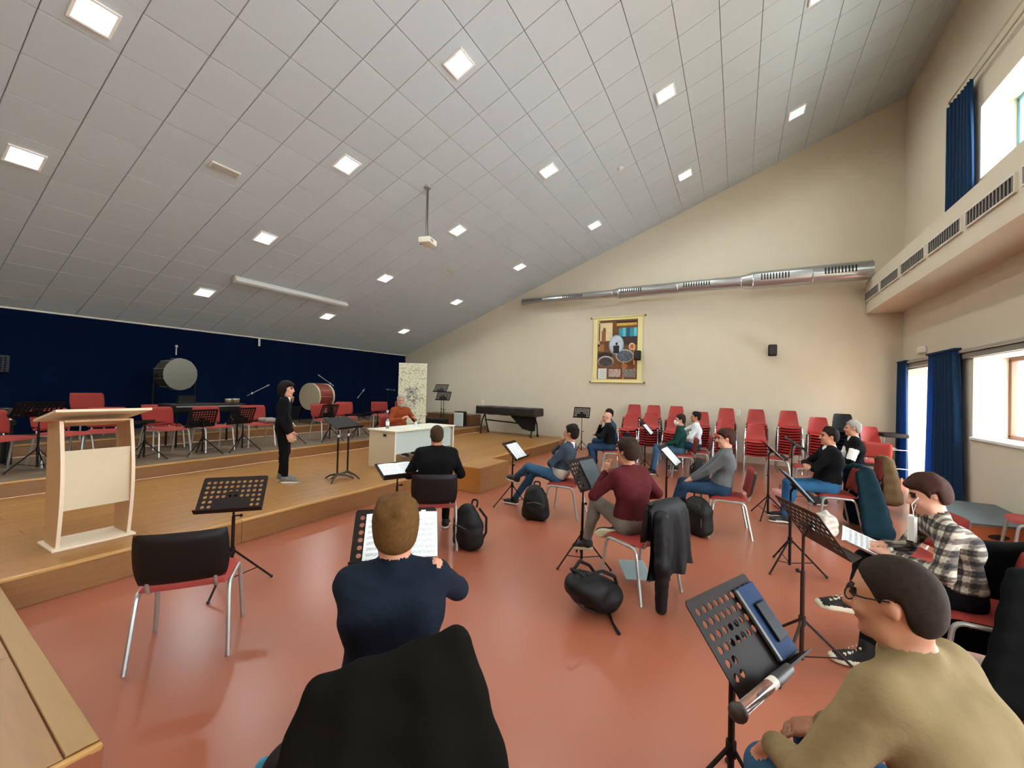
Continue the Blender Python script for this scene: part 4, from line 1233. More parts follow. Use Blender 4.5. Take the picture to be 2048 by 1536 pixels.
def bottle(label, x, y, z, cap='2A3550'):
    t = thing('water_bottle', label, 'bottle', (x, y, z))
    MB().lathe([(0.03, 0), (0.033, 0.01), (0.033, 0.13), (0.03, 0.15), (0.014, 0.185), (0.014, 0.195)], 16).build('body', mat('bottle_plastic', 'C9D6DE', 0.1, trans=0.7), t)
    MB().lathe([(0.0335, 0.06), (0.0345, 0.062), (0.0345, 0.125), (0.0335, 0.127)], 16).build('paper_label', WHITE, t)
    MB().lathe([(0.017, 0.19), (0.017, 0.215), (0.0, 0.217)], 12).build('cap', mat('cap' + cap, cap, 0.4), t)
bottle('small water bottle with white label standing on the desk', -5.86, 5.66, dz)
t = thing('desk_bottle', 'tiny white bottle beside the papers on the desk', 'bottle', (-5.93, 6.52, dz))
MB().lathe([(0.022, 0), (0.024, 0.05), (0.012, 0.065), (0.012, 0.075)], 14).build('body', WHITE, t); MB().lathe([(0.014, 0.07), (0.014, 0.09), (0, 0.091)], 12).build('cap', GREYB, t)

# conductor's stand with two posts
t = thing('conductor_stand', 'black conductor stand on two posts with arched feet', 'music stand', (-5.52, 4.40, Z1), hd(-1.0, -0.15))
IRON = mat('cast_iron', '3A322A', 0.5, metal=0.3)
for x in (-0.11, 0.11):
    MB().tube([(x, 0, 0.08), (x, 0, 0.70)], 0.014, 10).build('lower_post', BRNM, t)
    MB().tube([(x, 0, 0.62), (x, 0, 0.84)], 0.009, 8).build('upper_post', BRNM, t)
    MB().lathe([(0.022, 0.68), (0.022, 0.72)], 12, Matrix.Translation((x, 0, 0))).ball((x, 0.0, 0.80), 0.022, 10).build('clamp', STEEL, t)
    for k in range(3):
        a = k * 2 * PI / 3 + (0.5 if x > 0 else -0.6)
        p = [(x + r * math.cos(a), r * math.sin(a), z) for r, z in ((0.0, 0.10), (0.06, 0.085), (0.14, 0.07), (0.21, 0.035), (0.25, 0.008))]
        MB().tube(p, [0.020, 0.018, 0.014, 0.012, 0.012], 8).build('foot', IRON, t)
MB().box((0, 0.02, 0.90), (0.54, 0.36, 0.006), Matrix.Rotation(0.45, 3, 'X')).box((0, -0.155, 0.835), (0.54, 0.05, 0.006), Matrix.Rotation(-0.9, 3, 'X')).build('desk', BLKM, t, 0)

# roll-up banner
t = thing('roll_up_banner', 'cream roll-up banner with blue sketched emblem behind the desk', 'banner', (-8.26, 8.90, Z2), hd(0.62, -0.78) + PI)
def banner_mat():
    M = bpy.data.materials.new('banner_print'); M.use_nodes = True
    T = M.node_tree; B = T.nodes['Principled BSDF']; B.inputs['Roughness'].default_value = 0.6
    N = T.nodes.new; L = T.links.new
    tc = N('ShaderNodeTexCoord')
    n1 = N('ShaderNodeTexNoise'); n1.inputs['Scale'].default_value = 16; n1.inputs['Detail'].default_value = 5; L(tc.outputs['Object'], n1.inputs['Vector'])
    r = N('ShaderNodeValToRGB'); r.color_ramp.elements[0].position = 0.36; r.color_ramp.elements[0].color = lin('AFAE92'); r.color_ramp.elements[1].position = 0.50; r.color_ramp.elements[1].color = lin('D8D6BA')
    L(n1.outputs[0], r.inputs[0]); L(r.outputs[0], B.inputs['Base Color'])
    return M
BW_ = 0.80
MB().box((0, 0, 1.03), (BW_, 0.006, 1.90)).build('banner_sheet', banner_mat(), t, 0)
MB().box((0, 0, 0.045), (BW_ + 0.04, 0.16, 0.07), None, 0, 0.02, 2).build('base_case', STEEL, t)
MB().box((0, 0, 1.985), (BW_ + 0.01, 0.02, 0.03), None, 0, 0.006, 1).build('top_bar', WHITE, t)
# printed staves, emblem and notes in relief-free ink strokes
INK = mat('banner_ink', '3D4C66', 0.6); INK2 = mat('banner_ink2', '5B5A4C', 0.6)
rb = random.Random(5)
em = MB()
for k in range(120):
    a = rb.uniform(0, 2 * PI); r0 = rb.uniform(0.05, 0.36) ; x, z = 0.95 * r0 * math.cos(a), 0.98 + 0.95 * r0 * math.sin(a)
    b = rb.uniform(0, PI); l = rb.uniform(0.03, 0.10)
    em.tube([(x - l / 2 * math.cos(b), -0.004, z - l / 2 * math.sin(b)), (x + l / 5, -0.004, z + l / 8), (x + l / 2 * math.cos(b), -0.004, z + l / 2 * math.sin(b))], 0.005, 4)
em.tube([(-0.14, -0.004, 1.26), (0.14, -0.004, 1.26), (0.10, -0.004, 1.12), (-0.10, -0.004, 1.12)], 0.006, 4, closed=True)
for k in range(5): em.tube([(-0.08 + 0.04 * k, -0.004, 1.13), (-0.10 + 0.05 * k, -0.004, 1.25)], 0.006, 4)
em.build('printed_emblem', INK, t, 0)
st = MB()
for k in range(10):
    z = rb.choice([0.25, 0.32, 0.4, 0.46, 0.55, 1.45, 1.55, 1.68, 1.78, 1.86]); x = rb.uniform(-0.3, 0.2); l = rb.uniform(0.1, 0.5)
    st.tube([(x, -0.004, z), (min(x + l, 0.39), -0.004, z + rb.uniform(-0.03, 0.03))], 0.004, 4)
for k in range(60):
    x, z = rb.uniform(-0.36, 0.36), rb.choice([rb.uniform(0.2, 0.6), rb.uniform(1.3, 1.9)])
    st.box((x, -0.004, z), (0.012, 0.004, rb.uniform(0.02, 0.05)))
st.build('printed_notes', INK2, t, 0)

# covered marimba by the gable wall
t = thing('covered_marimba', 'long instrument under a black cover on a wheeled frame by the gable wall', 'marimba', (-6.62, 11.72, Z1), -0.06)
cov = SDF().rbx((0, 0, 0.80), (1.12, 0.28, 0.105), 0.03, 'c', 0.02)
link('cover', cov.mesh('cover', {'c': mat('cover_black', '1B1814', 0.45, var=0.1, vscale=4, bump=0.3, bscale=9)}, 0.022, (0.006, 11.0)), t)
MB().prism([(0.1, 0.70), (1.0, 0.70), (0.95, 0.20), (0.62, 0.26)], lambda a, b, h: (a, h, b), -0.14, 0.10).build('resonator_cover', BLACK, t)
MB().tube([(-0.95, 0.0, 0.46), (0.95, 0.0, 0.40)], 0.022, 8).build('stretcher', BLKM, t)
for x in (-0.98, 0.98):
    for y in (-0.22, 0.22):
        MB().tube([(x, 0, 0.68), (x + (0.03 if x > 0 else -0.03), y * 0.5, 0.42), (x, y, 0.09)], 0.022, 8).build('leg', BLKM, t)
        MB().lathe([(0.045, -0.012), (0.05, 0), (0.045, 0.012)], 14, Matrix.Translation((x, y, 0.05)) @ Matrix.Rotation(PI / 2, 4, 'X')).build('wheel', RUBBER, t)

# box speaker and keyboard bench between desk and marimba, on the middle tier edge
t = thing('floor_speaker', 'black box speaker with white front on the stage step', 'speaker', (-8.35, 11.3, Z2), 0.15)
MB().box((0, 0.12, 0.26), (0.37, 0.24, 0.50), None, 0, 0.01, 1).build('cabinet', BLACK, t)
MB().box((0, -0.01, 0.245), (0.35, 0.02, 0.46), None, 0, 0.004, 1).build('front_board', OFFW, t)
MB().box((0, -0.022, 0.245), (0.28, 0.008, 0.38), None, 0, 0.003, 1).build('grille', mat('grille_pale', 'B9C6C2', 0.7), t)
t = thing('instrument_case', 'low black instrument case lying behind the far end of the desk', 'case', (-8.75, 10.35, Z2), 0.25)
link('shell', SDF().rbx((0, 0, 0.17), (0.50, 0.16, 0.11), 0.04, 's', 0.02).mesh('shell', {'s': BLACK}, 0.022), t)
MB().tube(bent([(-0.1, -0.21, 0.2), (-0.1, -0.25, 0.2), (0.1, -0.25, 0.2), (0.1, -0.21, 0.2)], 0.03), 0.012, 6).build('handle', BLKM, t)
t = thing('wooden_riser', 'small brown wooden riser box behind the marimba', 'riser box', (-9.1, 12.0, Z2))
MB().box((0, 0, 0.19), (1.9, 0.7, 0.36)).build('body', mat('riser_brown', '6E4526', 0.5, var=0.1, vscale=4), t, 0)
MB().box((0, 0, 0.37), (1.92, 0.72, 0.02)).build('top_board', WOODD, t, 0)

# ---------------------------------------------------------------- percussion at the back of the stage
t = thing('concert_bass_drum', 'large cream drum head facing the hall, hung before the blue curtain', 'drum', (-10.75, 4.17, Z3), 0)
HEAD = mat('drum_head', 'EFE8D0', 0.6, var=0.10, vscale=3)
zc = 1.25
RX = Matrix.Rotation(PI / 2, 4, 'Y') 
A = Matrix.Translation((0, 0, zc)) @ Matrix.Rotation(0.20, 4, 'Z') @ RX @ Matrix.Diagonal((0.80, 0.80, 0.8, 1))
MB().lathe([(0.40, -0.22), (0.40, 0.20)], 36, A).build('shell', mat('drum_grey', '3A3A36', 0.5), t)
MB().lathe([(0.0, 0.212), (0.37, 0.212), (0.39, 0.205)], 36, A).build('drum_head', HEAD, t)
MB().lathe([(0.375, 0.20), (0.425, 0.19), (0.43, 0.215), (0.38, 0.225)], 36, A).build('hoop', mat('hoop_grey', '6E6E64', 0.5), t)
for k in range(10):
    a = k * 2 * PI / 10
    MB().tube([A @ Vector((0.425 * math.cos(a), 0.425 * math.sin(a), -0.2)), A @ Vector((0.425 * math.cos(a), 0.425 * math.sin(a), 0.22))], 0.008, 5).build('tension_rod', STEEL, t)
for y in (-0.36, 0.36):
    MB().tube([(0, y, zc), (0, y * 1.1, 0.3), (0.25, y * 1.2, 0.03)], 0.02, 8).tube([(0, y * 1.1, 0.3), (-0.25, y * 1.2, 0.03)], 0.02, 8).build('stand_leg', BLKM, t)
MB().tube([(0, 0, zc + 0.42), (0, 0, zc + 0.60)], 0.012, 6).ball((0, 0, zc + 0.61), 0.03, 8).build('top_rod', STEEL, t)
MB().box((0.26, 0.12, 0.72), (0.05, 0.32, 0.14)).build('mallet_tray', BLACK, t, 0)

t = thing('bass_drum', 'red bass drum lying on its side with a grey head', 'drum', (-10.70, 7.55, Z3), 0)
zc = 0.76
A = Matrix.Translation((0, 0, zc)) @ Matrix.Rotation(-1.42, 4, 'Z') @ RX
MB().lathe([(0.36, -0.30), (0.36, 0.22)], 36, A).build('shell', mat('drum_red', '7A2A22', 0.4), t)
MB().lathe([(0.0, 0.235), (0.345, 0.235), (0.36, 0.225)], 36, A).build('drum_head', mat('drum_head_grey', '9A9684', 0.6, var=0.1, vscale=4), t)
for z0, z1 in ((0.20, 0.25), (-0.32, -0.27)):
    MB().lathe([(0.365, z0), (0.385, z0), (0.385, z1), (0.36, z1)], 36, A).build('hoop', mat('hoop_cream', 'B9AD92', 0.5), t)
MB().lathe([(0.0, 0.238), (0.12, 0.238)], 24, A @ Matrix.Translation((-0.02, 0.12, 0.002))).build('port_hole', mat('port_brown', '4A3A2A', 0.7), t)
for k in range(8):
    a = k * 2 * PI / 8
    MB().tube([A @ Vector((0.375 * math.cos(a), 0.375 * math.sin(a), -0.28)), A @ Vector((0.375 * math.cos(a), 0.375 * math.sin(a), 0.22))], 0.007, 5).build('tension_rod', STEEL, t)
for y in (-0.3, 0.3):
    MB().tube([(y, -0.1, 0.45), (y * 1.3, -0.25, 0.02)], 0.014, 6).tube([(y, 0.15, 0.45), (y * 1.3, 0.3, 0.02)], 0.014, 6).build('spur', BLKM, t)

def mic_stand(label, x, y, z, h, bd, rise, sc=1.0, col=STEEL):
    t = thing('microphone_stand', label, 'microphone stand', (x, y, z), 0, 'microphone stands on the stage')
    MB().tube([(0, 0, 0.05), (0, 0, h)], 0.011, 8).build('pole', BLKM, t)
    for k in range(3):
        a = k * 2 * PI / 3
        MB().tube([(0, 0, 0.14), (0.28 * math.cos(a), 0.28 * math.sin(a), 0.01)], 0.009, 6).build('leg', BLKM, t)
    e = Vector((bd[0], bd[1], rise)).normalized() * 0.36
    MB().tube([Vector((0, 0, h)) - e * 0.35, Vector((0, 0, h)) + e], 0.006, 6).build('boom', col, t)
    MB().ball((0, 0, h), 0.028, 8).build('clutch', col, t)
    MB().tube([Vector((0, 0, h)) + e, Vector((0, 0, h)) + e * 1.22], [0.014, 0.02], 8).build('microphone', mat('mic_grey', '8C8C88', 0.4, metal=0.4), t)
mic_stand('slim microphone stand with raised boom beside the cream drum', -10.4, 5.60, Z3, 0.85, (0.1, 0.8), 0.45)
mic_stand('microphone stand with boom rising behind the red bass drum', -11.1, 8.30, Z3, 1.15, (-0.3, -0.8), 0.6)
mic_stand('microphone stand with angled boom right of the red bass drum', -10.6, 9.15, Z3, 0.95, (0.4, -0.9), -0.6)
mic_stand('microphone stand with level boom near the banner', -10.7, 10.3, Z3, 1.0, (-0.2, 0.9), -0.05)

def hand_drums(label, x, y, z, n, m_, r0, h0, hz):
    t = thing('hand_drums', label, 'drum', (x, y, z), 0.4)
    for k in range(n):
        o = (k - (n - 1) / 2) * (2.3 * r0); r = r0 * (1.0 if k else 0.8)
        MB().lathe([(r * 0.85, hz), (r, hz + h0 * 0.6), (r, hz + h0)], 22, Matrix.Translation((0, o, 0))).build('shell', m_, t)
        MB().lathe([(r * 1.04, hz + h0 - 0.02), (r * 1.04, hz + h0 + 0.006), (r * 0.96, hz + h0 + 0.01), (0, hz + h0 + 0.008)], 22, Matrix.Translation((0, o, 0))).build('hoop', STEEL, t)
    for k in range(3):
        a = k * 2 * PI / 3
        MB().tube([(0, 0, hz + 0.02), (0, 0, 0.3), (0.25 * math.cos(a), 0.25 * math.sin(a), 0.01)], 0.01, 6).build('stand_leg', CHROME, t)
hand_drums('pair of small copper-coloured drums on a chrome stand', -10.3, 6.42, Z3, 2, mat('copper', 'A8703C', 0.3, metal=0.5), 0.10, 0.14, 0.62)
hand_drums('pair of small wooden bongos at the end of the covered xylophone', -10.2, 5.05, Z3, 2, mat('bongo_wood', '6E5432', 0.5), 0.085, 0.12, 0.60)

# covered xylophone
t = thing('covered_xylophone', 'black covered xylophone standing in front of the cream drum', 'xylophone', (-9.75, 4.30, Z2 + 0.0), 0.0)
link('cover', SDF().rbx((0, 0, 0.76), (0.26, 0.66, 0.06), 0.03, 'c', 0.02).mesh('cover', {'c': BLACK}, 0.02, (0.004, 12.0)), t)
MB().box((0.30, 0, 0.80), (0.02, 1.2, 0.02)).build('rail', STEEL, t, 0)
for x in (-0.2, 0.2):
    for y in (-0.55, 0.55): MB().tube([(x, y, 0.72), (x * 1.1, y, 0.01)], 0.018, 8).build('leg', BLKM, t)
MB().box((-0.05, -0.3, 0.86), (0.12, 0.3, 0.06)).build('mallet_box', BLACK, t, 0)

# black electric piano beside the left edge
t = thing('electric_piano', 'black electric piano standing at the left edge of the stage', 'piano', (-9.3, 1.05, Z2 + 0.0), 0.0)
MB().box((-0.45, 0.0, 0.42), (0.40, 1.30, 0.82), None, 0, 0.01, 1).build('cabinet', mat('piano_black', '0E0C0B', 0.3), t)
MB().box((-0.18, 0.0, 0.62), (0.28, 1.30, 0.08), None, 0, 0.008, 1).build('key_bed', BLACK, t)
MB().box((-0.12, 0.0, 0.668), (0.14, 1.22, 0.012)).build('keys', WHITE, t, 0)
for y in (-0.6, 0.6): MB().box((-0.10, y, 0.29), (0.06, 0.06, 0.58)).build('leg', BLACK, t, 0)
MB().box((-0.40, 0.0, 0.90), (0.02, 0.8, 0.18), Matrix.Rotation(-0.2, 3, 'Y')).build('music_rest', BLACK, t, 0)

# ---------------------------------------------------------------- chairs and stands of the stage row
shell = make_shell_chair('red plastic chair at the left end of the stage row, beside the lectern', 'red chairs on the stage')
used_shell = [False]
def put_shell(x, y, z, dx, dy, label, group=None):
    if not used_shell[0]:
        used_shell[0] = True
        shell.location = (x, y, z); shell.rotation_euler = (0, 0, hd(dx, dy)); shell['label'] = label
        if group: shell['group'] = group
        kids_cache = None
        return shell
    return dup(shell, (x, y, z), hd(dx, dy), label, group)
pad = make_pad_chair('padded chair')
used_pad = [False]
def put_pad(x, y, z, dx, dy, label, group='padded red chairs with black plastic backs'):
    if not used_pad[0]:
        used_pad[0] = True
        pad.location = (x, y, z); pad.rotation_euler = (0, 0, hd(dx, dy)); pad['label'] = label; pad['group'] = group
        return pad
    return dup(pad, (x, y, z), hd(dx, dy), label, group)
STG = 'red chairs on the stage'
for x, y, z, dx, dy, lab in (
        (-8.75, 1.50, Z2, 0.85, 0.5, 'red chair at the left picture edge of the stage row, by the black piano'),
        (-8.95, 2.10, Z2, 0.9, 0.4, 'red chair half hidden behind the lectern'),
        (-9.0, 2.58, Z2, 0.9, -0.3, 'red chair seen through the lectern opening'),
        (-8.78, 3.32, Z2, 0.95, 0.2, 'red chair just right of the lectern on the stage'),
        (-8.72, 4.02, Z2, 0.95, 0.1, 'second red chair right of the lectern on the stage'),
        (-8.75, 4.85, Z2, 0.95, -0.1, 'red chair left of the standing person on the stage'),
        (-8.75, 6.45, Z2, 0.95, 0.0, 'red chair with a white paper cone, right of the standing person'),
        (-8.85, 7.12, Z2, 0.95, -0.2, 'red chair behind the conductor stand'),
        (-9.6, 7.75, Z2, 0.9, -0.3, 'red chair in the second row below the red bass drum'),
        (-9.35, 8.75, Z2, 0.8, -0.5, 'red chair on the stage left of the desk'),
        (-9.4, 9.75, Z2, 0.8, -0.6, 'red chair on the stage just left of the grey-haired man')):
    put_pad(x, y, z, dx, dy, lab, STG)
# higher red chair back on the rear tier
put_pad(-10.55, 2.85, Z3, 0.95, 0.1, 'red chair standing higher on the rear tier above the lectern', STG)
put_pad(-9.7, 3.6, Z2, 0.9, 0.1, 'red chair in the second row behind the chair right of the lectern', STG)
def stage_stand(lab, x, y, zc, tilt=0.9, dx=0.9, dy=0.1, rot=0.3, z=Z2):
    return music_stand(lab, x, y, dx, dy, zc, tilt, z, BLKM, rot, 'black music stands on the stage')
stage_stand('black music stand beside the chair at the left edge of the stage', -8.55, 1.75, 1.30, 0.7, rot=0.0)
stage_stand('tall black music stand with pale holes at the left edge of the stage', -10.4, 1.55, 1.95, 1.1, -0.9, 0.2, z=Z3)
stage_stand('black music stand just right of the lectern', -8.45, 2.88, 1.05, 0.15)
stage_stand('black music stand in front of the second chair right of the lectern', -8.35, 3.66, 1.10, 1.25)
stage_stand('black music stand between two red chairs left of the standing person', -8.30, 4.30, 1.12, 1.2)
stage_stand('black music stand hidden partly by the standing person', -8.45, 5.35, 1.12, 1.2)
stage_stand('black music stand just right of the standing person', -8.30, 6.20, 1.15, 1.2)
stage_stand('black music stand behind the two-post conductor stand', -8.35, 7.05, 1.02, 0.2)
stage_stand('black music stand left of the desk at the back', -8.6, 7.9, 1.05, 0.3)
stage_stand('tall black music stand standing behind the roll-up banner', -8.7, 10.75, 1.75, 0.9, -0.2, 0.9)
stage_stand('second black music stand behind the roll-up banner, lower', -8.35, 10.45, 1.50, 1.0, -0.3, 0.9)
# small things on the stage chairs
t = thing('paper_cone', 'white paper cone standing on a red stage chair', 'paper cone', (-8.70, 6.40, Z2 + 0.485))
MB().lathe([(0.075, 0.0), (0.05, 0.06), (0.028, 0.14), (0.012, 0.25), (0.0, 0.26)], 16).build('cone', WHITE, t)
t = thing('paper_cup', 'white paper cup on a red chair left of the grey-haired man', 'cup', (-9.33, 9.0, Z2 + 0.485))
MB().lathe([(0.03, 0), (0.042, 0.10), (0.038, 0.10), (0.028, 0.01)], 16).build('cup', WHITE, t)
t = thing('grey_bundle', 'folded grey cloth lying on a red chair left of the standing person', 'cloth bundle', (-8.70, 5.02, Z2 + 0.48))
link('cloth', SDF().rbx((0, 0, 0.05), (0.12, 0.10, 0.012), 0.03, 'c', 0.02).mesh('cloth', {'c': mat('grey_cloth', '8C877F', 0.9, bump=0.4, bscale=20)}, 0.015, (0.006, 25.0)), t)

# ---------------------------------------------------------------- stacked chairs along the gable wall
def stack(x, y, n, lab, rz=0.0, dz=0.062, dy=-0.012):
    for k in range(n):
        where = 'topmost' if k == n - 1 else ('bottom' if k == 0 else '%s from bottom' % ['', 'second', 'third', 'fourth', 'fifth', 'sixth', 'seventh', 'eighth', 'ninth', 'tenth', 'eleventh'][k])
        put_shell(x, y + dy * k, k * dz, math.sin(rz), -math.cos(rz), 'red shell chair, %s, %s' % (where, lab), 'stacked red shell chairs')
ordn = ['first', 'second', 'third', 'fourth', 'fifth', 'sixth', 'seventh', 'eighth']
for k, (x, y, n) in enumerate(((-2.55, 11.6, 11), (-2.03, 11.62, 11), (-1.44, 11.6, 11), (-0.83, 11.6, 9), (-0.25, 11.6, 11), (0.40, 11.6, 11))):
    stack(x, y, n, '%s wall stack from poster side' % ordn[k])
for k, (x, y, n) in enumerate(((-2.45, 10.75, 7), (-1.95, 10.8, 8), (-1.38, 10.8, 7), (-0.25, 10.75, 7), (0.37, 10.72, 6))):
    stack(x, y, n, '%s front stack from poster side' % ordn[k])
stack(1.05, 11.5, 11, 'tall stack left of the black chairs')
stack(1.62, 11.45, 9, 'stack next to the black chairs')
bc = make_shell_chair('black chair', 'stacked black chairs', BLKV, BLKM); bc.name = 'black_chair'
for k in range(8):
    lab = 'black chair, %s in the black stack by the wall' % ('bottom' if k == 0 else 'topmost' if k == 7 else '%s from the bottom' % ordn[k])
    if k == 0: bc.location = (2.08, 11.55, 0); bc.rotation_euler = (0, 0, PI); bc['label'] = lab
    else: dup(bc, (2.08, 11.55 - 0.012 * k, 0.085 * k), PI, lab)
put_shell(2.62, 11.75, 0.32, 0.1, -1, 'red shell chair raised on the low table near the doorway', 'red chairs near the doorway')
put_pad(2.55, 11.15, 0.0, -0.25, -0.97, 'red chair standing in front of the doorway curtain', 'red chairs near the doorway')
put_pad(0.75, 10.25, 0.0, -1, 0.1, 'red chair standing sideways before the stacks', 'red chairs before the stacks')
put_pad(1.15, 9.45, 0.0, -1, 0.0, 'red chair beside the pink bag before the stacks', 'red chairs before the stacks')
t = thing('black_stool_table', 'tall black stool with chrome legs beside the doorway curtain', 'stool', (2.98, 11.85, 0))
MB().box((0, 0, 0.98), (0.42, 0.42, 0.09), None, 0, 0.02, 2).build('seat', BLACK, t)
for x in (-0.19, 0.19):
    for y in (-0.19, 0.19): MB().tube([(x, y, 0.94), (x * 1.1, y * 1.1, 0)], 0.012, 6).build('leg', CHROME, t)
for z in (0.28, 0.68):
    MB().tube([(-0.2, -0.2, z), (0.2, -0.2, z), (0.2, 0.2, z), (-0.2, 0.2, z)], 0.009, 6, closed=True).build('rung', CHROME, t)
t = thing('low_table', 'small dark table under the raised red chair near the doorway', 'table', (2.62, 11.85, 0))
MB().box((0, 0, 0.30), (0.52, 0.42, 0.03)).build('table_top', BLACK, t, 0)
for x in (-0.23, 0.23):
    for y in (-0.18, 0.18): MB().box((x, y, 0.143), (0.03, 0.03, 0.285)).build('leg', BLACK, t, 0)

# step block under the window
t = thing('podium_step', 'orange-brown podium step with grey carpet top under the window', 'podium', (2.62, 7.75, 0))
poly = [(-0.30, -0.72), (0.55, -0.55), (0.62, 0.75), (-0.28, 0.75)]
MB().prism(poly, lambda a, b, h: (a, b, h), 0.0, 0.26).build('body', mat('podium_orange', 'A3562B', 0.5, var=0.06, vscale=4), t, 0)
MB().prism([(a * 1.02, b * 1.02) for a, b in poly], lambda a, b, h: (a, b, h), 0.26, 0.285).build('carpet_top', mat('carpet_grey', '5B6468', 0.95, bump=0.3, bscale=200), t, 0)
d = Vector((0.85, 0.17, 0)).normalized()
MB().lathe([(0.0, 0), (1.0, 0), (1.0, 0.006), (0, 0.006)], 20, Matrix.Translation((0.13, -0.636, 0.14)) @ Matrix.Rotation(math.atan2(d.y, d.x), 4, 'Z') @ Matrix.Rotation(PI / 2, 4, 'X') @ Matrix.Diagonal((0.10, 0.032, 1, 1))).build('hand_hole', mat('hole_dark', '2A1610', 0.9), t, 0)
put_pad(2.90, 6.75, 0.0, -0.95, 0.2, 'red chair cut off by the right picture edge', 'padded red chairs with black plastic backs')
# ---------------------------------------------------------------- soft goods
def coat_mesh(name, m_, w0, w1, back, front, folds=5, seed=1, top_y=-0.29, top_z=0.835, thick=0.02, sleeve=None, amp=0.03, skew=0.0, dip=0.0, flare=0.10, wrap=0.05, tskew=0.0):
    """garment hung over a chair back (chair-local axes)"""
    rnd = random.Random(seed); ph = [rnd.uniform(0, 6.28) for _ in range(5)]
    total = back + front
    def f(off):
        def g(u, v):
            x = (u - 0.5) * 2; L = v * total          # v=0 front hem, v=1 back hem
            k = (L - front)
            q = 0.10
            if abs(k) < q:
                a = k / q * PI / 2
                y, z = top_y - (0.065 + off) * math.sin(a), top_z - (1 - math.cos(a)) * 0.065
                s_ = 0.0
            elif k < 0:
                d = -k - q + 0.065; y, z = top_y + 0.035 + 0.03 + 0.05 * d + off, top_z - d
                s_ = d / max(front, 1e-3)
            else:
                d = k - q + 0.065; y, z = top_y - 0.065 - off - flare * d * (1 - 0.3 * d), top_z - d
                s_ = d / back
            ar = math.exp(-(k / 0.035) ** 2)
            z += 0.02 * ar + off * ar + tskew * (u - 0.5) * 2 * math.exp(-(k / 0.5) ** 2)
            wd = (w0 + (w1 - w0) * (s_ if k > 0 else 0.0)) / 2 - (0.0 if k > 0 else 0.03 * s_)
            fold = amp * s_ * math.sin(folds * PI * (u + 0.08 * math.sin(3 * s_ + ph[0])) + ph[1]) + 0.3 * amp * s_ * math.sin(2.3 * folds * PI * u + ph[2])
            hem = 0.03 * s_ * math.sin(2 * x + ph[3]) + skew * x * s_ + dip * x * x * s_
            edge = (wrap if k > 0 else -0.05) * (x * x)
            return (x * wd + 0.02 * s_ * math.sin(5 * s_ + ph[4]), y + edge * 0.8 - (fold if k > 0 else -fold * 0.4), z - hem - 0.03 * x ** 4)
        return g
    mb = MB().grid(49, 33, f(0.0)).grid(49, 33, f(-thick))
    return mb
def coat(label, ch, name, m_, loc=None, **k):
    t = thing(name, label, 'jacket', ch.location, ch.rotation_euler.z)
    coat_mesh(name, m_, **{q: v for q, v in k.items() if q != 'sl'}).build('cloth', m_, t, 70)
    for sx, x0, ln, yb in k.get('sl', ()) if 'sl' in k else ():
        S = SDF(); S.cone((x0, -0.36, 0.74), (x0 + sx * 0.05, -0.42, 0.74 - ln * 0.5), 0.062, 0.058, 'c', 0.03); S.cone((x0 + sx * 0.05, -0.42, 0.74 - ln * 0.5), (x0 + sx * 0.03, -0.40 + yb, 0.74 - ln), 0.058, 0.046, 'c', 0.03)
        link('sleeve', S.mesh('sleeve', {'c': m_}, 0.012, (0.003, 30.0)), t)
    return t

def bulky_coat(label, ch, name, m_, top, bottom, length, r=0.045, skew=0.0, flare=0.1, fold=0.012, fq=26.0, res=0.013, side=0.0, y0=-0.31, z0=0.86):
    """thick garment hung over a chair back, rounded on every side"""
    t = thing(name, label, 'jacket', ch.location, ch.rotation_euler.z)
    S = SDF(); n = max(6, int(length / 0.06))
    for i in range(n + 1):
        q = i / n; w_ = top + (bottom - top) * q ** 0.8; z = z0 - r - q * (length - 2 * r); y = y0 - flare * q * (1 - 0.25 * q)
        rr = r * (0.9 + 0.35 * q)
        S.cone((-w_, y + 0.04 * q, z - skew), (-w_ * 0.45, y - 0.015, z - skew * 0.4), rr, rr, 'c', 0.05); S.cone((-w_ * 0.45, y - 0.015, z - skew * 0.4), (w_ * 0.45, y - 0.015, z + skew * 0.4), rr, rr, 'c', 0.05)
        S.cone((w_ * 0.45, y - 0.015, z + skew * 0.4), (w_, y + 0.04 * q, z + skew), rr, rr, 'c', 0.05)
        if side:
            for sx in (-1, 1): S.cone((sx * w_, y + 0.03, z + sx * skew), (sx * w_ * 1.05, y + side * (0.5 + 0.5 * q), z - 0.02 + sx * skew), rr, rr * 0.7, 'c', 0.05)
    S.warp(lambda P: fold * np.clip((z0 - P[..., 2]) / length, 0, 1) * np.sin(P[..., 0] * fq + 1.4 * np.sin(P[..., 2] * 5.0) + P[..., 1] * 9.0) + 0.003 * np.sin(P[..., 2] * 40 + P[..., 0] * 17))
    link('cloth', S.mesh('cloth', {'c': m_}, res), t)
    return t

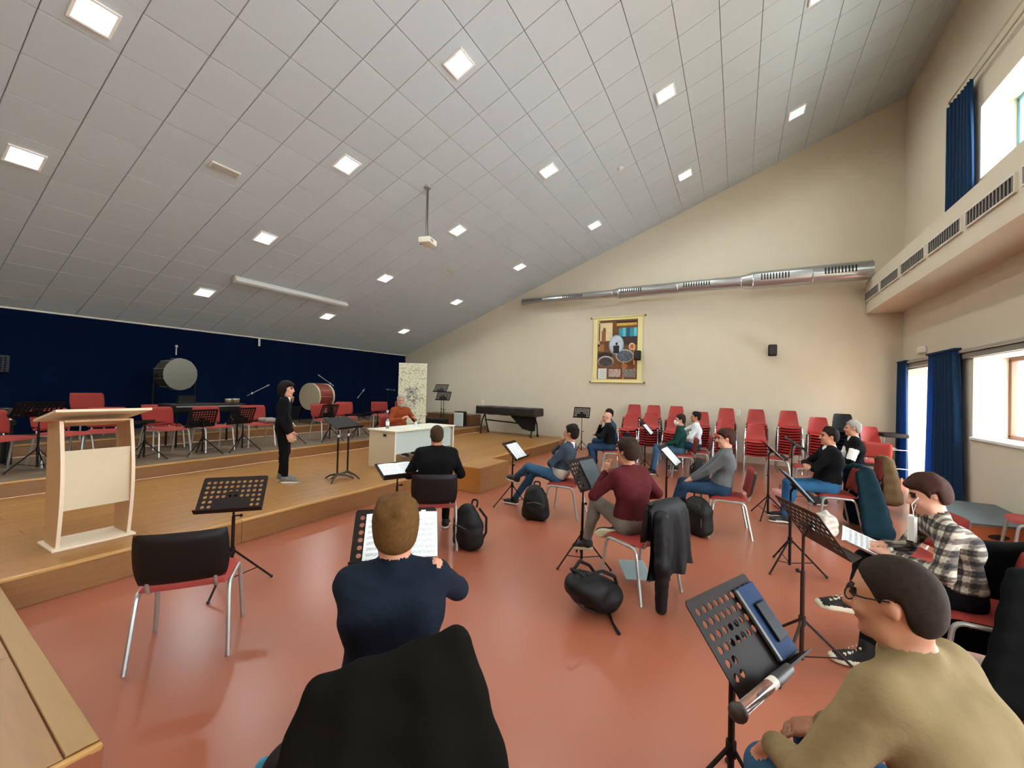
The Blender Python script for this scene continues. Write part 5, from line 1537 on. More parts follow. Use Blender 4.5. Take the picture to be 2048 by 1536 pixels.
def backpack(label, x, y, z, rz, m_, s=1.0, lying=0.0, straps=True, name='backpack'):
    t = thing(name, label, 'backpack', (x, y, z), rz)
    S = SDF()
    R = np.array(Matrix.Rotation(-lying, 3, 'X'))
    P = lambda a, b, c: R @ (V3(a, b, c) * s)
    lift = 0.0
    S.rbx(P(0, 0, 0.17), np.array((0.085, 0.03, 0.085)) * s, 0.080 * s, 'm', 0.05, R)
    S.ell(P(0.01, 0.0, 0.33), np.array((0.125, 0.095, 0.13)) * s, 'm', 0.07, R)
    S.ell(P(-0.01, 0.075, 0.15), np.array((0.115, 0.065, 0.11)) * s, 'm', 0.04, R)
    for sx in (-1, 1): S.ell(P(sx * 0.145, 0, 0.12), np.array((0.040, 0.055, 0.09)) * s, 'm', 0.04, R)
    me = S.mesh('sack', {'m': m_}, 0.012, (0.007, 21.0))
    zmin = min(v.co.z for v in me.vertices)
    me.transform(Matrix.Translation((0, 0, -zmin + 0.002)))
    link('sack', me, t)
    up = -zmin + 0.002
    Q = lambda a, b, c: Vector(P(a, b, c)) + Vector((0, 0, up))
    MB().tube(bent([Q(-0.04, -0.08, 0.41), Q(-0.04, -0.10, 0.48), Q(0.04, -0.10, 0.48), Q(0.04, -0.08, 0.41)], 0.03), 0.011, 6).build('grab_handle', m_, t)
    MB().tube([Q(-0.10, 0.125, 0.24), Q(0, 0.135, 0.26), Q(0.10, 0.125, 0.24)], 0.006, 5).build('zip', mat('zip_grey', '4A4744', 0.5), t)
    if straps:
        for sx in (-1, 1):
            MB().tube([Q(sx * 0.06, -0.10, 0.40), Q(sx * 0.11, -0.16, 0.30), Q(sx * 0.12, -0.15, 0.15), Q(sx * 0.10, -0.10, 0.06)], 0.014, 6).build('strap', m_, t)
    return t

NYL = mat('nylon_black', '0B0A0A', 0.6, var=0.15, vscale=8, bump=0.3, bscale=14, spec=0.3)
LEA = mat('jacket_black', '0B0C0F', 0.55, spec=0.3, var=0.1, vscale=6, bump=0.3, bscale=12)
COATG = mat('coat_dark_green', '0E0C08', 0.95, spec=0.1, var=0.12, vscale=4, bump=0.35, bscale=10)
JEANS = cloth('jeans', '31516B'); JEANSD = cloth('jeans_dark', '22384F'); BLKT = cloth('black', '0A090B'); GREYT = cloth('grey_trousers', '726B62')
SH_B = mat('shoe_black', '191513', 0.6); SO_W = mat('sole_white', 'D8D2C6', 0.6); SO_C = mat('sole_cream', 'B9AE8E', 0.7)
H_BLK = hairm('black', '1B1513'); H_BRN = hairm('darkbrown', '2E2019'); H_GIN = hairm('sandy', '5B3E1E'); H_GRY = hairm('grey', '9A958C'); H_CHE = hairm('chestnut', '3A221A')

# ---------------------------------------------------------------- standing person on the stage
person('person in black sweatshirt and trousers standing on the stage, facing the desk', (-6.10, 3.77, Z1), (0.65, 0.76), dict(
    stand=True, scale=0.93, hipz=0.82, lean=-0.03, twist=0.0, slump=0.02, res=0.011, skin='a', top=cloth('navy_black', '09090E'), pants=BLKT, hair=('bob', H_BLK),
    knee_l=(-0.09, 0.02, 0.45), ank_l=(-0.09, -0.03, 0.09), knee_r=(0.09, 0.03, 0.45), ank_r=(0.10, 0.05, 0.09), toe_l=(-0.15, 1, 0), toe_r=(0.2, 1, 0),
    wrist_l=(-0.21, 0.08, 0.74), elbow_l=(-0.40, -0.25, 0.95), wrist_r=(0.22, 0.10, 0.76), elbow_r=(0.40, -0.25, 0.95), hdir_r=(0, 0.3, -1), hdir_l=(0, 0.3, -1), hnrm_r=(1, 0, 0), hnrm_l=(-1, 0, 0),
    collar='scarf', scarf=WHITE, bulk=0.92, legw=1.05, shoe=mat('trainer_grey', '6A6763', 0.6), head=(-0.35, 0.02, 0)))

# ---------------------------------------------------------------- man behind the desk
ch = put_pad(-6.72, 6.72, Z1, 1, -0.05, 'red chair under the grey-haired man behind the desk')
person('grey-haired bearded man in rust-brown sweater sitting behind the desk', (-6.64, 6.72, Z1), (1, -0.12), dict(
    res=0.012, lean=0.10, skin='c', top=cloth('rust', '8A3F22'), pants=BLKT, hair=('short', H_GRY), beard=True, beard_m=H_GRY, bulk=1.08, shw=1.08,
    wrist_l=(-0.16, 0.36, 0.80), wrist_r=(0.18, 0.36, 0.82), elbow_l=(-0.5, 0.0, 0.7), elbow_r=(0.5, 0.0, 0.7), hnrm_l=(-0.5, 0, 1), hnrm_r=(0.5, 0, 1), hdir_l=(0.4, 0.6, 0.4), hdir_r=(-0.4, 0.6, 0.4), curl=0.9, head=(-0.55, 0.0, 0)))

# ---------------------------------------------------------------- black-shirted man before the desk
ch = put_pad(-2.98, 3.62, 0, -0.62, 0.78, 'padded chair under the man in black T-shirt before the desk')
person('man in black T-shirt with cropped hair seen from behind, before the desk', (-3.03, 3.69, 0), (-0.62, 0.78), dict(
    res=0.011, lean=0.04, skin='b', top=cloth('black_tee', '080809'), pants=BLKT, hair=('buzz', hairm('crop', '3B2A1B')), bulk=1.10, shw=1.04, armw=1.1, sleeve=0.05,
    wrist_l=(-0.20, 0.28, 0.62), elbow_l=(-0.55, -0.05, 0.6), wrist_r=(0.14, 0.30, 0.64), elbow_r=(0.5, 0.0, 0.65), head=(0.05, 0.05, 0)))
st, Md = music_stand('music stand holding an open score left of the man in black T-shirt', -3.42, 3.50, -0.93, 0.38, 0.79, 0.39, legs_rot=0.9)
score('open score on the stand of the man in black T-shirt', st, Md, 0.0, 2)
backpack('black backpack leaning behind the chair of the man in black T-shirt', -2.58, 3.72, 0, hd(-0.2, -1), NYL, 1.05)

# ---------------------------------------------------------------- foreground man seen from behind, with coat
FD = (-0.70, 0.72)
ch = put_pad(-1.16, 1.18, 0, *FD, 'padded chair under the sandy-haired man, hidden by his dark coat')
person('sandy-haired man in navy sweater seen from behind in the foreground', (-1.215, 1.235, 0), FD, dict(
    res=0.0085, lean=0.03, skin='c', top=cloth('navy', '121A26', 0.35), pants=JEANSD, hair=('short', H_GIN), shw=1.0, bulk=1.04, armw=1.05, slump=0.05, hk=1.10, hipz=0.505, head=(0.03, 0.02, 0), collar='top',
    wrist_r=(0.06, 0.30, 0.86), elbow_r=(0.6, 0.10, 0.72), wrist_l=(0.13, 0.13, 0.90), elbow_l=(-0.35, 0.3, 0.60), hdir_l=(0.45, -0.35, 0.6), hnrm_l=(0.3, 0.8, 0.3), hdir_r=(-0.8, 0.2, 0.2), curl=0.8))
bulky_coat('very dark long coat hung over the chair back in the foreground', ch, 'long_coat', COATG, 0.20, 0.38, 0.82, r=0.05, skew=0.05, flare=0.16, fold=0.014, fq=20.0, res=0.011, z0=0.92)
st, Md = music_stand('perforated music stand with two pages in front of the sandy-haired man', -1.77, 1.80, -0.67, 0.74, 0.87, 0.84, legs_rot=0.5)
score('two printed pages on the stand of the sandy-haired man', st, Md, 0.035, 2)
t = thing('paper_clip', 'small cream clip on the top edge of the printed pages', 'clip'); W_ = Matrix.Translation(st.location) @ Matrix.Rotation(st.rotation_euler.z, 4, 'Z') @ Md @ Matrix.Translation((0.16, 0.30, 0.008)); t.location = W_.to_translation(); t.rotation_euler = W_.to_euler()
MB().box((0, 0, 0), (0.03, 0.03, 0.006), None, 0, 0.002, 1).build('jaw', OFFW, t, 0)
backpack('dark bag with a blue cloth squeezed beside the foreground chair', -1.36, 0.90, 0, hd(-0.9, -0.3), mat('bag_brown', '140B0A', 0.7, bump=0.3, bscale=14, spec=0.2), 1.05)
t = thing('blue_cloth', 'crumpled blue cloth hanging out of the dark bag', 'cloth', (-1.50, 0.89, 0.30))
link('cloth', SDF().ell((0, 0, 0), (0.04, 0.05, 0.07), 'c', 0.02).ell((-0.01, 0.03, -0.05), (0.03, 0.04, 0.05), 'c', 0.02).mesh('cloth', {'c': mat('cloth_blue', '2E7C95', 0.8, bump=0.5, bscale=25)}, 0.01, (0.006, 40.0)), t)
# empty chair and stand at the left
put_pad(-3.19, 1.38, 0, -0.80, 0.60, 'empty padded chair with black back near the stage at left')
music_stand('empty perforated music stand by the stage in front of the empty chair', -3.76, 1.90, -0.76, 0.65, 0.80, 0.82, legs_rot=0.25)

# ---------------------------------------------------------------- lounging man in grey-blue jacket
ch = put_pad(-2.14, 5.48, 0, -0.98, -0.10, 'red chair under the lounging man in grey-blue jacket')
lounger, _ = person('lounging man in grey-blue jacket and jeans with one ankle on his knee', (-2.22, 5.47, 0), (-0.98, -0.12), dict(
    res=0.011, lean=-0.42, skin='b', top=cloth('slate', '36404E'), pants=JEANS, hair=('short', H_BLK), head=(-0.15, -0.10, 0), collar='undershirt', hip=(0, 0.03, 0.545),
    knee_r=(0.14, 0.44, 0.52), ank_r=(0.10, 0.72, 0.10), toe_r=(0.1, 1, 0.0), knee_l=(-0.26, 0.38, 0.66), ank_l=(-0.02, 0.66, 0.46), toe_l=(0.25, 0.75, 0.12), sole_up_l=(-0.3, 0, 1),
    wrist_r=(0.05, 0.0, 0.97), elbow_r=(0.45, 0.20, 0.70), wrist_l=(-0.02, 0.04, 0.84), elbow_l=(-0.5, 0.05, 0.68), hdir_r=(-0.35, -0.15, 0.9), hnrm_r=(0.2, 0.9, 0.2), shoe=SH_B, sole=SO_W, curl=0.8, bulk=0.97))
link('shirt_hem', SDF().cone((-0.075, -0.005, 0.60), (0.075, -0.005, 0.60), 0.127, 0.127, 'c', 0.02).mesh('cloth', {'c': cloth('pale_shirt', 'A89F90')}, 0.012), lounger)
st, Md = music_stand('music stand with two pages in front of the lounging man', -2.94, 5.43, -1, -0.08, 0.84, 0.81, legs_rot=0.4)
score('two printed pages on the stand before the lounging man', st, Md, 0.02, 2, 0.19, 0.28)
backpack('black backpack on the floor beside the lounging man', -2.38, 5.02, 0, hd(0.3, -1), NYL, 1.02)

# ---------------------------------------------------------------- two men by the gable wall
ch = put_pad(-2.42, 9.00, 0, -0.95, -0.3, 'red chair under the bald man with glasses')
person('bald man with glasses in dark jacket resting his chin on his hand', (-2.48, 8.98, 0), (-0.95, -0.3), dict(
    res=0.013, lean=0.0, skin='a', top=cloth('charcoal', '0F1114'), pants=JEANSD, hair=None, glasses=True, head=(0.10, 0.08, 0), bulk=1.1,
    wrist_r=(0.05, 0.20, 1.02), elbow_r=(0.2, 0.42, 0.66), hdir_r=(-0.1, -0.1, 1), hnrm_r=(0, 1, 0), wrist_l=(0.02, 0.30, 0.80), elbow_l=(-0.45, 0.2, 0.68), curl=1.0,
    ank_l=(-0.14, 0.30, 0.10), ank_r=(0.14, 0.36, 0.10)))
bulky_coat('navy coat hung over the chair of the bald man', ch, 'coat', cloth('navy_coat', '0E131F'), 0.2, 0.26, 0.62, r=0.045, flare=0.12, side=0.10, res=0.016)
put_pad(-2.56, 9.78, 0, -0.95, -0.25, 'red chair behind the bald man')
person('man in blue sweater sitting behind the bald man', (-2.62, 9.76, 0), (-0.95, -0.25), dict(
    res=0.014, lean=0.10, skin='b', top=cloth('blue_sweater', '2B4A60'), pants=JEANSD, hair=('short', H_BLK), head=(0.1, 0.05, 0), bulk=1.05, seat=0.50))
st, Md = music_stand('dark music stand against the gable wall near the stage corner', -3.95, 11.3, -0.1, 1.0, 1.15, 1.15, m_=BLKM, legs_rot=0.2)

# ---------------------------------------------------------------- masked man and his neighbour
ch = put_pad(-1.02, 9.42, 0, -0.97, -0.2, 'red chair under the masked man in green sweater')
person('man in dark green sweater wearing a white face mask', (-1.10, 9.40, 0), (-0.97, -0.2), dict(
    res=0.012, lean=-0.14, skin='a', top=cloth('green', '153A36'), pants=cloth('jeans_mid', '42617C'), hair=('short', H_BRN), mask=True, head=(0.15, 0.02, 0),
    wrist_l=(-0.10, 0.28, 0.66), wrist_r=(0.06, 0.26, 0.66), knee_l=(-0.14, 0.44, 0.55), knee_r=(0.14, 0.44, 0.57), ank_l=(-0.13, 0.50, 0.10), ank_r=(0.14, 0.52, 0.10)))
put_pad(-0.78, 10.18, 0, -0.97, -0.15, 'red chair under the man in white T-shirt')
person('man in white T-shirt with dark sleeves sitting behind the masked man', (-0.84, 10.16, 0), (-0.97, -0.15), dict(
    res=0.014, lean=-0.10, skin='b', top=cloth('white_tee', 'D5D8D8'), pants=JEANSD, hair=('short', H_BLK), head=(0.1, 0, 0), sleeve=0.1, seat=0.50,
    wrist_r=(0.0, 0.30, 0.98), elbow_r=(0.5, 0.3, 0.72), wrist_l=(-0.12, 0.34, 0.7)))
st, Md = music_stand('music stand seen edge-on before the masked man', -1.70, 9.10, -1.0, 0.02, 1.00, 0.85, legs_rot=0.3)
score('pale page on the edge-on stand before the masked man', st, Md, 0.0, 1, 0.30, 0.26)
backpack('black backpack behind the masked man', -0.62, 8.85, 0, hd(0.6, -0.8), NYL, 1.0)

# ---------------------------------------------------------------- man in grey sweater
ch = put_pad(-0.10, 5.98, 0, -0.99, -0.10, 'red chair under the man in grey sweater')
person('dark-haired man with glasses in grey sweater sitting with hands in his lap', (-0.18, 5.97, 0), (-0.99, -0.12), dict(
    res=0.0105, lean=-0.20, skin='a', top=cloth('grey_sweater', '5F6264'), pants=JEANSD, hair=('thick', H_CHE), glasses=True, head=(0.12, 0.06, 0), bulk=0.98,
    wrist_l=(-0.02, 0.34, 0.62), wrist_r=(0.05, 0.36, 0.62), elbow_l=(-0.4, -0.02, 0.66), elbow_r=(0.4, -0.02, 0.66),
    knee_l=(-0.13, 0.44, 0.54), knee_r=(0.13, 0.45, 0.55), ank_l=(-0.12, 0.58, 0.10), ank_r=(0.13, 0.60, 0.10), cuff_r=True))
st, Md = music_stand('music stand with a single bright page before the man in grey sweater', -0.80, 5.90, -1.0, 0.06, 0.93, 0.80, legs_rot=0.5)
score('single bright page on the stand of the man in grey sweater', st, Md, -0.02, 1, 0.36, 0.27)
t = thing('instrument_bag', 'large rounded black instrument bag standing by the man in grey sweater', 'bag', (-0.42, 5.62, 0), hd(-0.5, -0.86))
link('shell', SDF().rbx((0, 0, 0.20), (0.08, 0.03, 0.10), 0.095, 'm', 0.03).ell((0, 0, 0.36), (0.15, 0.10, 0.12), 'm', 0.06).mesh('shell', {'m': NYL}, 0.013, (0.006, 16.0)), t)
MB().tube([(-0.12, 0.10, 0.06), (-0.13, 0.115, 0.2), (-0.09, 0.10, 0.40), (0.09, 0.10, 0.40), (0.13, 0.115, 0.2), (0.12, 0.10, 0.06)], 0.006, 5).build('zip', mat('zip_grey', '4A4744', 0.5), t)
MB().tube(bent([(-0.05, 0, 0.45), (-0.05, 0, 0.52), (0.05, 0, 0.52), (0.05, 0, 0.45)], 0.03), 0.01, 6).build('handle', NYL, t)

# ---------------------------------------------------------------- man in maroon sweater
ch = put_pad(-0.76, 3.82, 0, -0.86, 0.50, 'padded chair under the man in maroon sweater')
person('man in maroon sweater and grey trousers, legs crossed, seen from behind', (-0.83, 3.86, 0), (-0.88, 0.48), dict(
    res=0.0095, lean=0.06, skin='b', top=cloth('maroon', '4E1A1E', 0.35), pants=GREYT, hair=('thick', H_BRN), head=(0.10, 0.05, 0), twist=0.0, bulk=1.02,
    knee_l=(-0.08, 0.40, 0.67), ank_l=(-0.14, 0.46, 0.27), toe_l=(-0.1, 1, -0.25), knee_r=(0.20, 0.38, 0.54), ank_r=(-0.07, 0.13, 0.47), toe_r=(-0.7, 0.7, -0.05), sole_up_r=(0.65, 0.65, 0.30),
    wrist_l=(-0.12, 0.24, 0.98), elbow_l=(-0.35, 0.35, 0.66), hdir_l=(0.2, 0.0, 1), wrist_r=(0.20, 0.20, 0.70), elbow_r=(0.5, -0.05, 0.7), cuff_l=True, shoe=SH_B, sole=SO_C, curl=0.9))
coat('black jacket with white stripe hung over the chair of the man in maroon', ch, 'black_jacket', LEA, w0=0.45, w1=0.52, back=0.60, front=0.22, folds=5, seed=12, top_z=0.85, amp=0.035, skew=-0.06, sl=((-1, -0.16, 0.70, 0.0),))
st, Md = music_stand('dark music stand with a grey folder before the man in maroon sweater', -1.33, 3.99, -0.97, 0.24, 0.93, 1.0, legs_rot=0.75)
t = score('grey folder on the stand of the man in maroon sweater', st, Md, 0.08, 0, name='folder', cat='folder')
MB().box((0, 0.15, 0.006), (0.26, 0.29, 0.010), None, 0, 0.003, 1).build('cover', mat('folder_grey', '3C464C', 0.5), t, 0); MB().box((0, 0.008, 0.010), (0.27, 0.012, 0.012)).build('page_edge', WHITE, t, 0)
lying = backpack('black backpack lying on the floor in the middle foreground', -0.92, 3.36, 0, hd(-0.35, -0.9), NYL, 1.05, lying=1.15)
Wi = (Matrix.Translation(lying.location) @ Matrix.Rotation(lying.rotation_euler.z, 4, 'Z')).inverted()
MB().tube([Wi @ Vector(p) for p in ((-0.88, 3.26, 0.012), (-0.80, 3.10, 0.008), (-0.72, 2.98, 0.010))], [0.009, 0.008, 0.013], 6).build('loose_strap', NYL, lying)
t = thing('grey_folder', 'pale grey folder tucked under the chair of the man in maroon', 'folder', (-0.82, 3.92, 0.10), 0.5)
MB().box((0, 0, 0.0), (0.24, 0.31, 0.012), Matrix.Rotation(0.15, 3, 'X'), 0, 0.003, 1).build('cover', mat('folder_pale', '8CA0A2', 0.5), t, 0); MB().box((0.01, 0, 0.0), (0.225, 0.29, 0.006), Matrix.Rotation(0.15, 3, 'X')).build('page_block', WHITE, t, 0)

# ---------------------------------------------------------------- black-sweatered man and neighbour at right
ch = put_pad(1.16, 7.02, 0, -0.99, -0.10, 'red chair under the man in black sweatshirt at right')
person('man in black sweatshirt and jeans sitting with folded arms at right', (1.08, 7.02, 0), (-0.99, -0.12), dict(
    res=0.0105, lean=-0.14, skin='b', top=cloth('black_sweat', '08090A'), pants=cloth('jeans_blue', '2D5A80'), hair=('short', H_BLK), head=(0.05, 0.0, 0), scale=1.05, bulk=1.1,
    wrist_l=(0.08, 0.24, 0.84), elbow_l=(-0.45, 0.15, 0.74), wrist_r=(-0.08, 0.26, 0.82), elbow_r=(0.45, 0.15, 0.74), hdir_l=(0.9, 0.1, 0.1), hdir_r=(-0.9, 0.1, 0.0), collar='undershirt',
    ank_l=(-0.13, 0.50, 0.10), ank_r=(0.13, 0.46, 0.10)))
bulky_coat('teal and black coat hung over the chair of the man in black sweatshirt', ch, 'teal_coat', mat('coat_teal', '0D2730', 0.85, spec=0.15, var=0.35, vscale=4, bump=0.3, bscale=12), 0.22, 0.34, 0.84, r=0.055, flare=0.22, side=0.22)
put_pad(1.72, 8.40, 0, -0.99, 0.0, 'red chair under the grey-haired man in striped black jacket')
person('grey-haired man in black jacket with white sleeve stripes at right', (1.64, 8.40, 0), (-0.99, 0.0), dict(
    res=0.012, lean=-0.06, skin='c', top=cloth('jacket_black2', '090A0C'), pants=cloth('grey_jeans', '7A8890'), stripes=True, hair=('short', H_GRY), head=(0.05, 0, 0), seat=0.52, scale=1.03, collar='undershirt',
    wrist_l=(-0.1, 0.3, 0.72), wrist_r=(0.1, 0.3, 0.72)))
ch2 = [o for o in bpy.data.objects if o.get('label') == 'red chair under the grey-haired man in striped black jacket'][0]
bulky_coat('light brown coat hung over the chair of the grey-haired man at right', ch2, 'brown_coat', cloth('brown_coat', '6B563C'), 0.2, 0.26, 0.68, r=0.045, flare=0.12, side=0.12)
st, Md = music_stand('music stand seen edge-on before the man in black sweatshirt', 0.44, 7.00, -0.98, -0.10, 0.98, 0.78, legs_rot=0.6)
score('white page on the edge-on stand before the man in black sweatshirt', st, Md, 0.0, 1, 0.30, 0.27)
st, Md = music_stand('second dark music stand behind, before the striped jacket', 0.85, 8.35, -0.98, 0.1, 0.98, 0.6, m_=BRNM, legs_rot=0.2)
t = thing('carrier_bag', 'crumpled white plastic bag on the floor beside the teal coat', 'plastic bag', (1.02, 6.58, 0), 0.3)
link('film', SDF().rbx((0, 0, 0.13), (0.05, 0.08, 0.08), 0.04, 'c', 0.02).ell((0, 0.02, 0.26), (0.03, 0.05, 0.06), 'c', 0.04).mesh('film', {'c': mat('bag_white', 'C9C3B8', 0.4, bump=0.6, bscale=20)}, 0.011, (0.008, 34.0)), t)
bottle('clear water bottle with blue cap beside the white plastic bag', 0.86, 6.42, 0, '3B78B5')
t = thing('white_book', 'white book held on the lap of the striped-jacket man', 'book', (1.36, 8.36, 0.66), 0.1)
MB().box((0, 0, 0), (0.20, 0.28, 0.025), None, 0, 0.004, 1).build('cover', WHITE, t, 0); MB().box((0.003, 0, 0), (0.196, 0.27, 0.018)).build('page_block', OFFW, t, 0)
t = thing('pink_bag', 'pink patterned bag on the floor before the stacks', 'bag', (0.62, 7.75, 0), 0.2)
link('shell', SDF().rbx((0, 0, 0.14), (0.05, 0.12, 0.09), 0.04, 'c', 0.02).mesh('shell', {'c': mat('bag_pink', 'B9807E', 0.7, var=0.3, vscale=14)}, 0.013, (0.004, 20.0)), t)
MB().tube(bent([(0, -0.06, 0.26), (0, -0.05, 0.36), (0, 0.05, 0.36), (0, 0.06, 0.26)], 0.04), 0.007, 6).build('handle', mat('bag_pink2', '6E3F44', 0.7), t)

# ---------------------------------------------------------------- empty chair and stand in the middle right
put_pad(1.27, 4.66, 0, -0.97, -0.20, 'empty padded red chair at right beside the plaid shirt')
st, Md = music_stand('music stand with a pale blue book seen edge-on before the empty chair', 0.52, 5.02, -0.99, -0.1, 0.86, 0.86, legs_rot=0.3)
t = score('pale blue book on the stand before the empty chair', st, Md, 0.0, 0, name='music_book', cat='book')
MB().box((0, 0.15, 0.010), (0.40, 0.29, 0.016), None, 0, 0.003, 1).build('cover', mat('book_blue', '7F97A8', 0.5), t, 0)

# ---------------------------------------------------------------- youth in plaid shirt
def plaid():
    M = bpy.data.materials.new('plaid_cloth'); M.use_nodes = True
    T = M.node_tree; B = T.nodes['Principled BSDF']; B.inputs['Roughness'].default_value = 0.9
    N = T.nodes.new; L = T.links.new
    tc = N('ShaderNodeTexCoord'); sp = N('ShaderNodeSeparateXYZ'); L(tc.outputs['Object'], sp.inputs[0])
    def w(sock, f, ph):
        m1 = N('ShaderNodeMath'); m1.operation = 'MULTIPLY_ADD'; m1.inputs[1].default_value = f; m1.inputs[2].default_value = ph; L(sock, m1.inputs[0])
        m2 = N('ShaderNodeMath'); m2.operation = 'SINE'; L(m1.outputs[0], m2.inputs[0])
        m3 = N('ShaderNodeMapRange'); m3.inputs[1].default_value = -0.2; m3.inputs[2].default_value = 0.3; L(m2.outputs[0], m3.inputs[0]); return m3.outputs[0]
    xy = N('ShaderNodeMath'); xy.operation = 'ADD'; L(sp.outputs[0], xy.inputs[0]); L(sp.outputs[1], xy.inputs[1])
    a, b = w(sp.outputs[2], 95, 0), w(xy.outputs[0], 80, 1.0)
    c = w(sp.outputs[2], 240, 0.4); d = w(xy.outputs[0], 210, 0.2)
    ad = N('ShaderNodeMath'); ad.operation = 'ADD'; L(a, ad.inputs[0]); L(b, ad.inputs[1])
    ad2 = N('ShaderNodeMath'); ad2.operation = 'MULTIPLY'; L(c, ad2.inputs[0]); L(d, ad2.inputs[1])
    ad3 = N('ShaderNodeMath'); ad3.operation = 'MULTIPLY_ADD'; ad3.inputs[1].default_value = 0.5; L(ad2.outputs[0], ad3.inputs[0]); L(ad.outputs[0], ad3.inputs[2])
    r = N('ShaderNodeValToRGB'); e = r.color_ramp.elements
    e[0].position = 0.0; e[0].color = lin('1E1B1A'); e[1].position = 1.0; e[1].color = lin('B9B3A0'); x = r.color_ramp.elements.new(0.45); x.color = lin('5C5049')
    dv = N('ShaderNodeMath'); dv.operation = 'MULTIPLY'; dv.inputs[1].default_value = 0.42; L(ad3.outputs[0], dv.inputs[0]); L(dv.outputs[0], r.inputs[0]); L(r.outputs[0], B.inputs['Base Color'])
    return M
PD = (-1.0, 0.05)
ch = put_pad(1.33, 3.67, 0, *PD, 'padded chair under the youth in plaid shirt')
CONV = mat('canvas_black', '12100F', 0.8)
person('youth in black and white plaid shirt with black trousers and canvas boots', (1.25, 3.68, 0), PD, dict(
    res=0.009, lean=0.02, skin='a', top=plaid(), pants=BLKT, hair=('thick', H_CHE), head=(0.15, 0.30, 0), bulk=0.92, scale=0.96, legw=0.9, slump=0.09, hipz=0.53,
    knee_r=(0.04, 0.45, 0.63), ank_r=(-0.31, 0.56, 0.47), toe_r=(-0.15, 1, -0.04), sole_up_r=(0.10, 0.04, 1), knee_l=(-0.14, 0.43, 0.51), ank_l=(-0.20, 0.48, 0.10), toe_l=(-0.35, 1, 0), high=True,
    wrist_l=(-0.16, 0.34, 0.74), elbow_l=(-0.42, 0.05, 0.66), wrist_r=(0.05, 0.36, 0.74), elbow_r=(0.42, 0.05, 0.66), shoe=CONV, sole=mat('sole_rand', 'CFC6AE', 0.6), wob=(0.003, 30.0)))
bulky_coat('black coat hung over the chair of the youth in plaid shirt', ch, 'black_coat', mat('coat_black2', '0B0E0F', 0.9, spec=0.15, bump=0.3, bscale=12), 0.25, 0.33, 0.82, r=0.05, flare=0.15, side=0.50)
t = thing('face_mask', 'white face mask dangling from the ear of the youth in plaid', 'face mask', (1.02, 3.60, 0.92))
def fm(u, v): return (-0.02 + 0.02 * math.sin(u * PI * 3), -0.05 + 0.10 * u, 0.08 - 0.16 * v)
MB().grid(13, 5, fm).build('pleated_cloth', mat('mask_cloth', 'DCD9D2', 0.8), t, 70)
MB().tube([(-0.02, -0.05, 0.08), (-0.03, -0.04, 0.16), (0.02, 0.02, 0.20), (0.0, 0.05, 0.08)], 0.002, 4).build('ear_loop', WHITE, t)
st, Md = music_stand('tall dark brown music stand in front of the youth in plaid shirt', 0.42, 3.28, -0.92, -0.40, 0.92, 0.95, m_=mat('stand_brown', '2A1A14', 0.5, spec=0.3), legs_rot=0.2, spread=0.34)
t = thing('open_booklet', 'open printed booklet held in the lap of the youth in plaid', 'sheet music', (0.80, 3.56, 0.70), hd(-1.0, 0.1))
for k, (x, rot) in enumerate(((-0.105, 0.28), (0.105, -0.28))):
    link('page', page_mesh(0.208, 0.29, 0.006), t, matrix=Matrix.Translation((x, -0.12, 0.0)) @ Matrix.Rotation(0.35, 4, 'X') @ Matrix.Rotation(rot, 4, 'Y'))

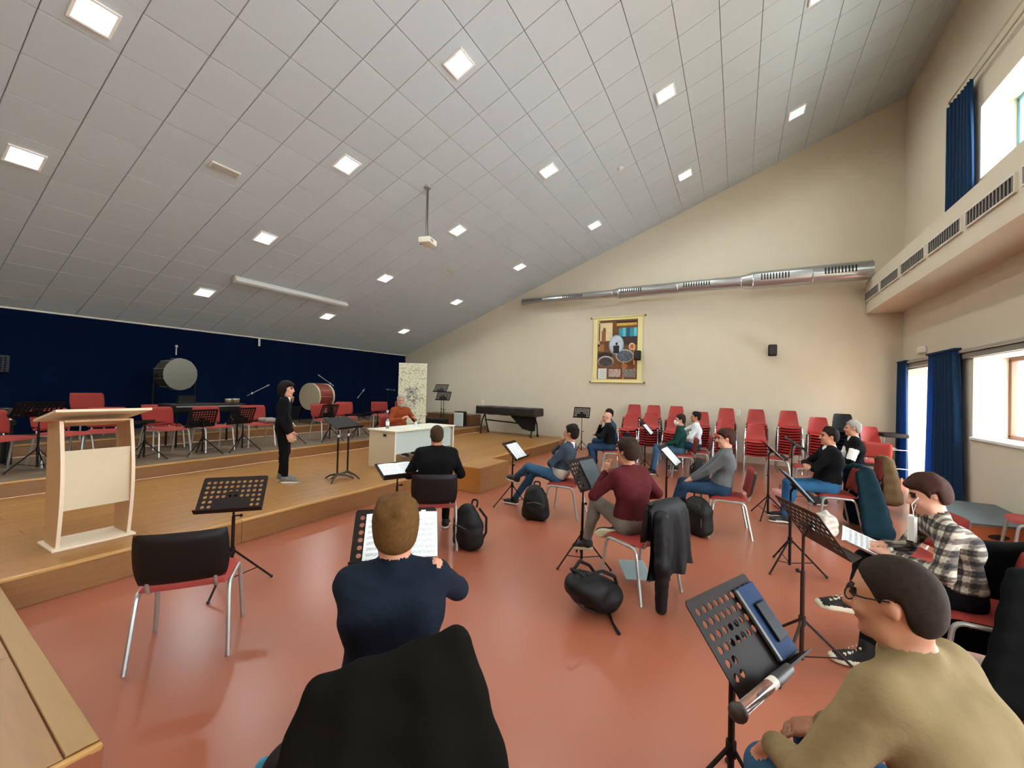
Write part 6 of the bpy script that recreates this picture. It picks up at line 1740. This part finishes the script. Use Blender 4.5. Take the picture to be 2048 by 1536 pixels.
# ---------------------------------------------------------------- man in tan sweater at lower right
TD = (-0.80, 0.60)
put_pad(0.57, 1.42, 0, *TD, 'padded chair under the man in tan sweater')
person('man in tan sweater with cropped dark hair and glasses at lower right', (0.52, 1.47, 0), TD, dict(
    res=0.0085, lean=0.10, skin='b', top=cloth('tan', '82704F', 0.3), pants=JEANS, hair=('buzz', hairm('crop_dark', '2A1E17')), glasses=True, head=(0.28, 0.14, 0), bulk=1.0, shw=1.0, slump=0.06,
    wrist_l=(-0.16, 0.38, 0.64), elbow_l=(-0.50, 0.15, 0.62), wrist_r=(0.10, 0.38, 0.62), elbow_r=(0.5, 0.05, 0.65), hdir_l=(0.25, 0.5, -0.8), cuff_l=True, curl=0.6, armw=1.12))
st, Md = music_stand('perforated music stand with a blue folder before the man in tan sweater', 0.03, 1.92, -0.90, 0.44, 0.81, 0.84, legs_rot=0.5)
t = score('blue folder leaning on the stand before the man in tan sweater', st, Md, 0.155, 0, name='blue_folder', cat='folder')
MB().box((0, 0.15, 0.008), (0.155, 0.28, 0.012), None, 0, 0.003, 1).build('cover', mat('folder_blue', '0D2C50', 0.7, spec=0.2), t, 0)
MB().box((-0.075, 0.15, 0.012), (0.02, 0.27, 0.014), None, 0, 0.003, 1).build('spine', mat('folder_spine', '4A4A48', 0.5), t, 0)
t = score('smartphone lying on the blue folder', st, Md, 0.17, 0, name='smartphone', cat='phone')
MB().box((0, 0.14, 0.020), (0.075, 0.15, 0.009), None, 0, 0.004, 2).build('body', mat('phone_black', '070A10', 0.6, spec=0.15), t); MB().box((0, 0.14, 0.0255), (0.068, 0.138, 0.002)).build('screen', mat('phone_screen', '05080E', 0.5, spec=0.15), t, 0)
t = score('clear tube with dark round end resting across the stand ledge', st, Md, 0.0, 0, name='display_tube', cat='tube')
ax = Matrix.Translation((-0.37, 0.004, 0.084)) @ Matrix.Rotation(PI / 2, 4, 'Y')
MB().lathe([(0.020, 0.0), (0.020, 0.26)], 18, ax).build('clear_tube', mat('tube_clear', 'E8E0D8', 0.05, trans=0.9), t)
MB().lathe([(0.019, 0.16), (0.019, 0.20)], 18, ax).build('orange_band', mat('tube_orange', 'B0502E', 0.5), t)
MB().lathe([(0.0205, 0.20), (0.0205, 0.235)], 18, ax).build('white_band', OFFW, t)
MB().lathe([(0.0, 0.37), (0.019, 0.36), (0.022, 0.26), (0.0205, 0.235)], 18, ax).build('dark_sleeve', mat('tube_grey', '2B2C2C', 0.5), t)
MB().ball((-0.385, 0.004, 0.084), (0.026, 0.030, 0.030), 14).build('round_end', mat('tube_end', '2C221C', 0.5), t)
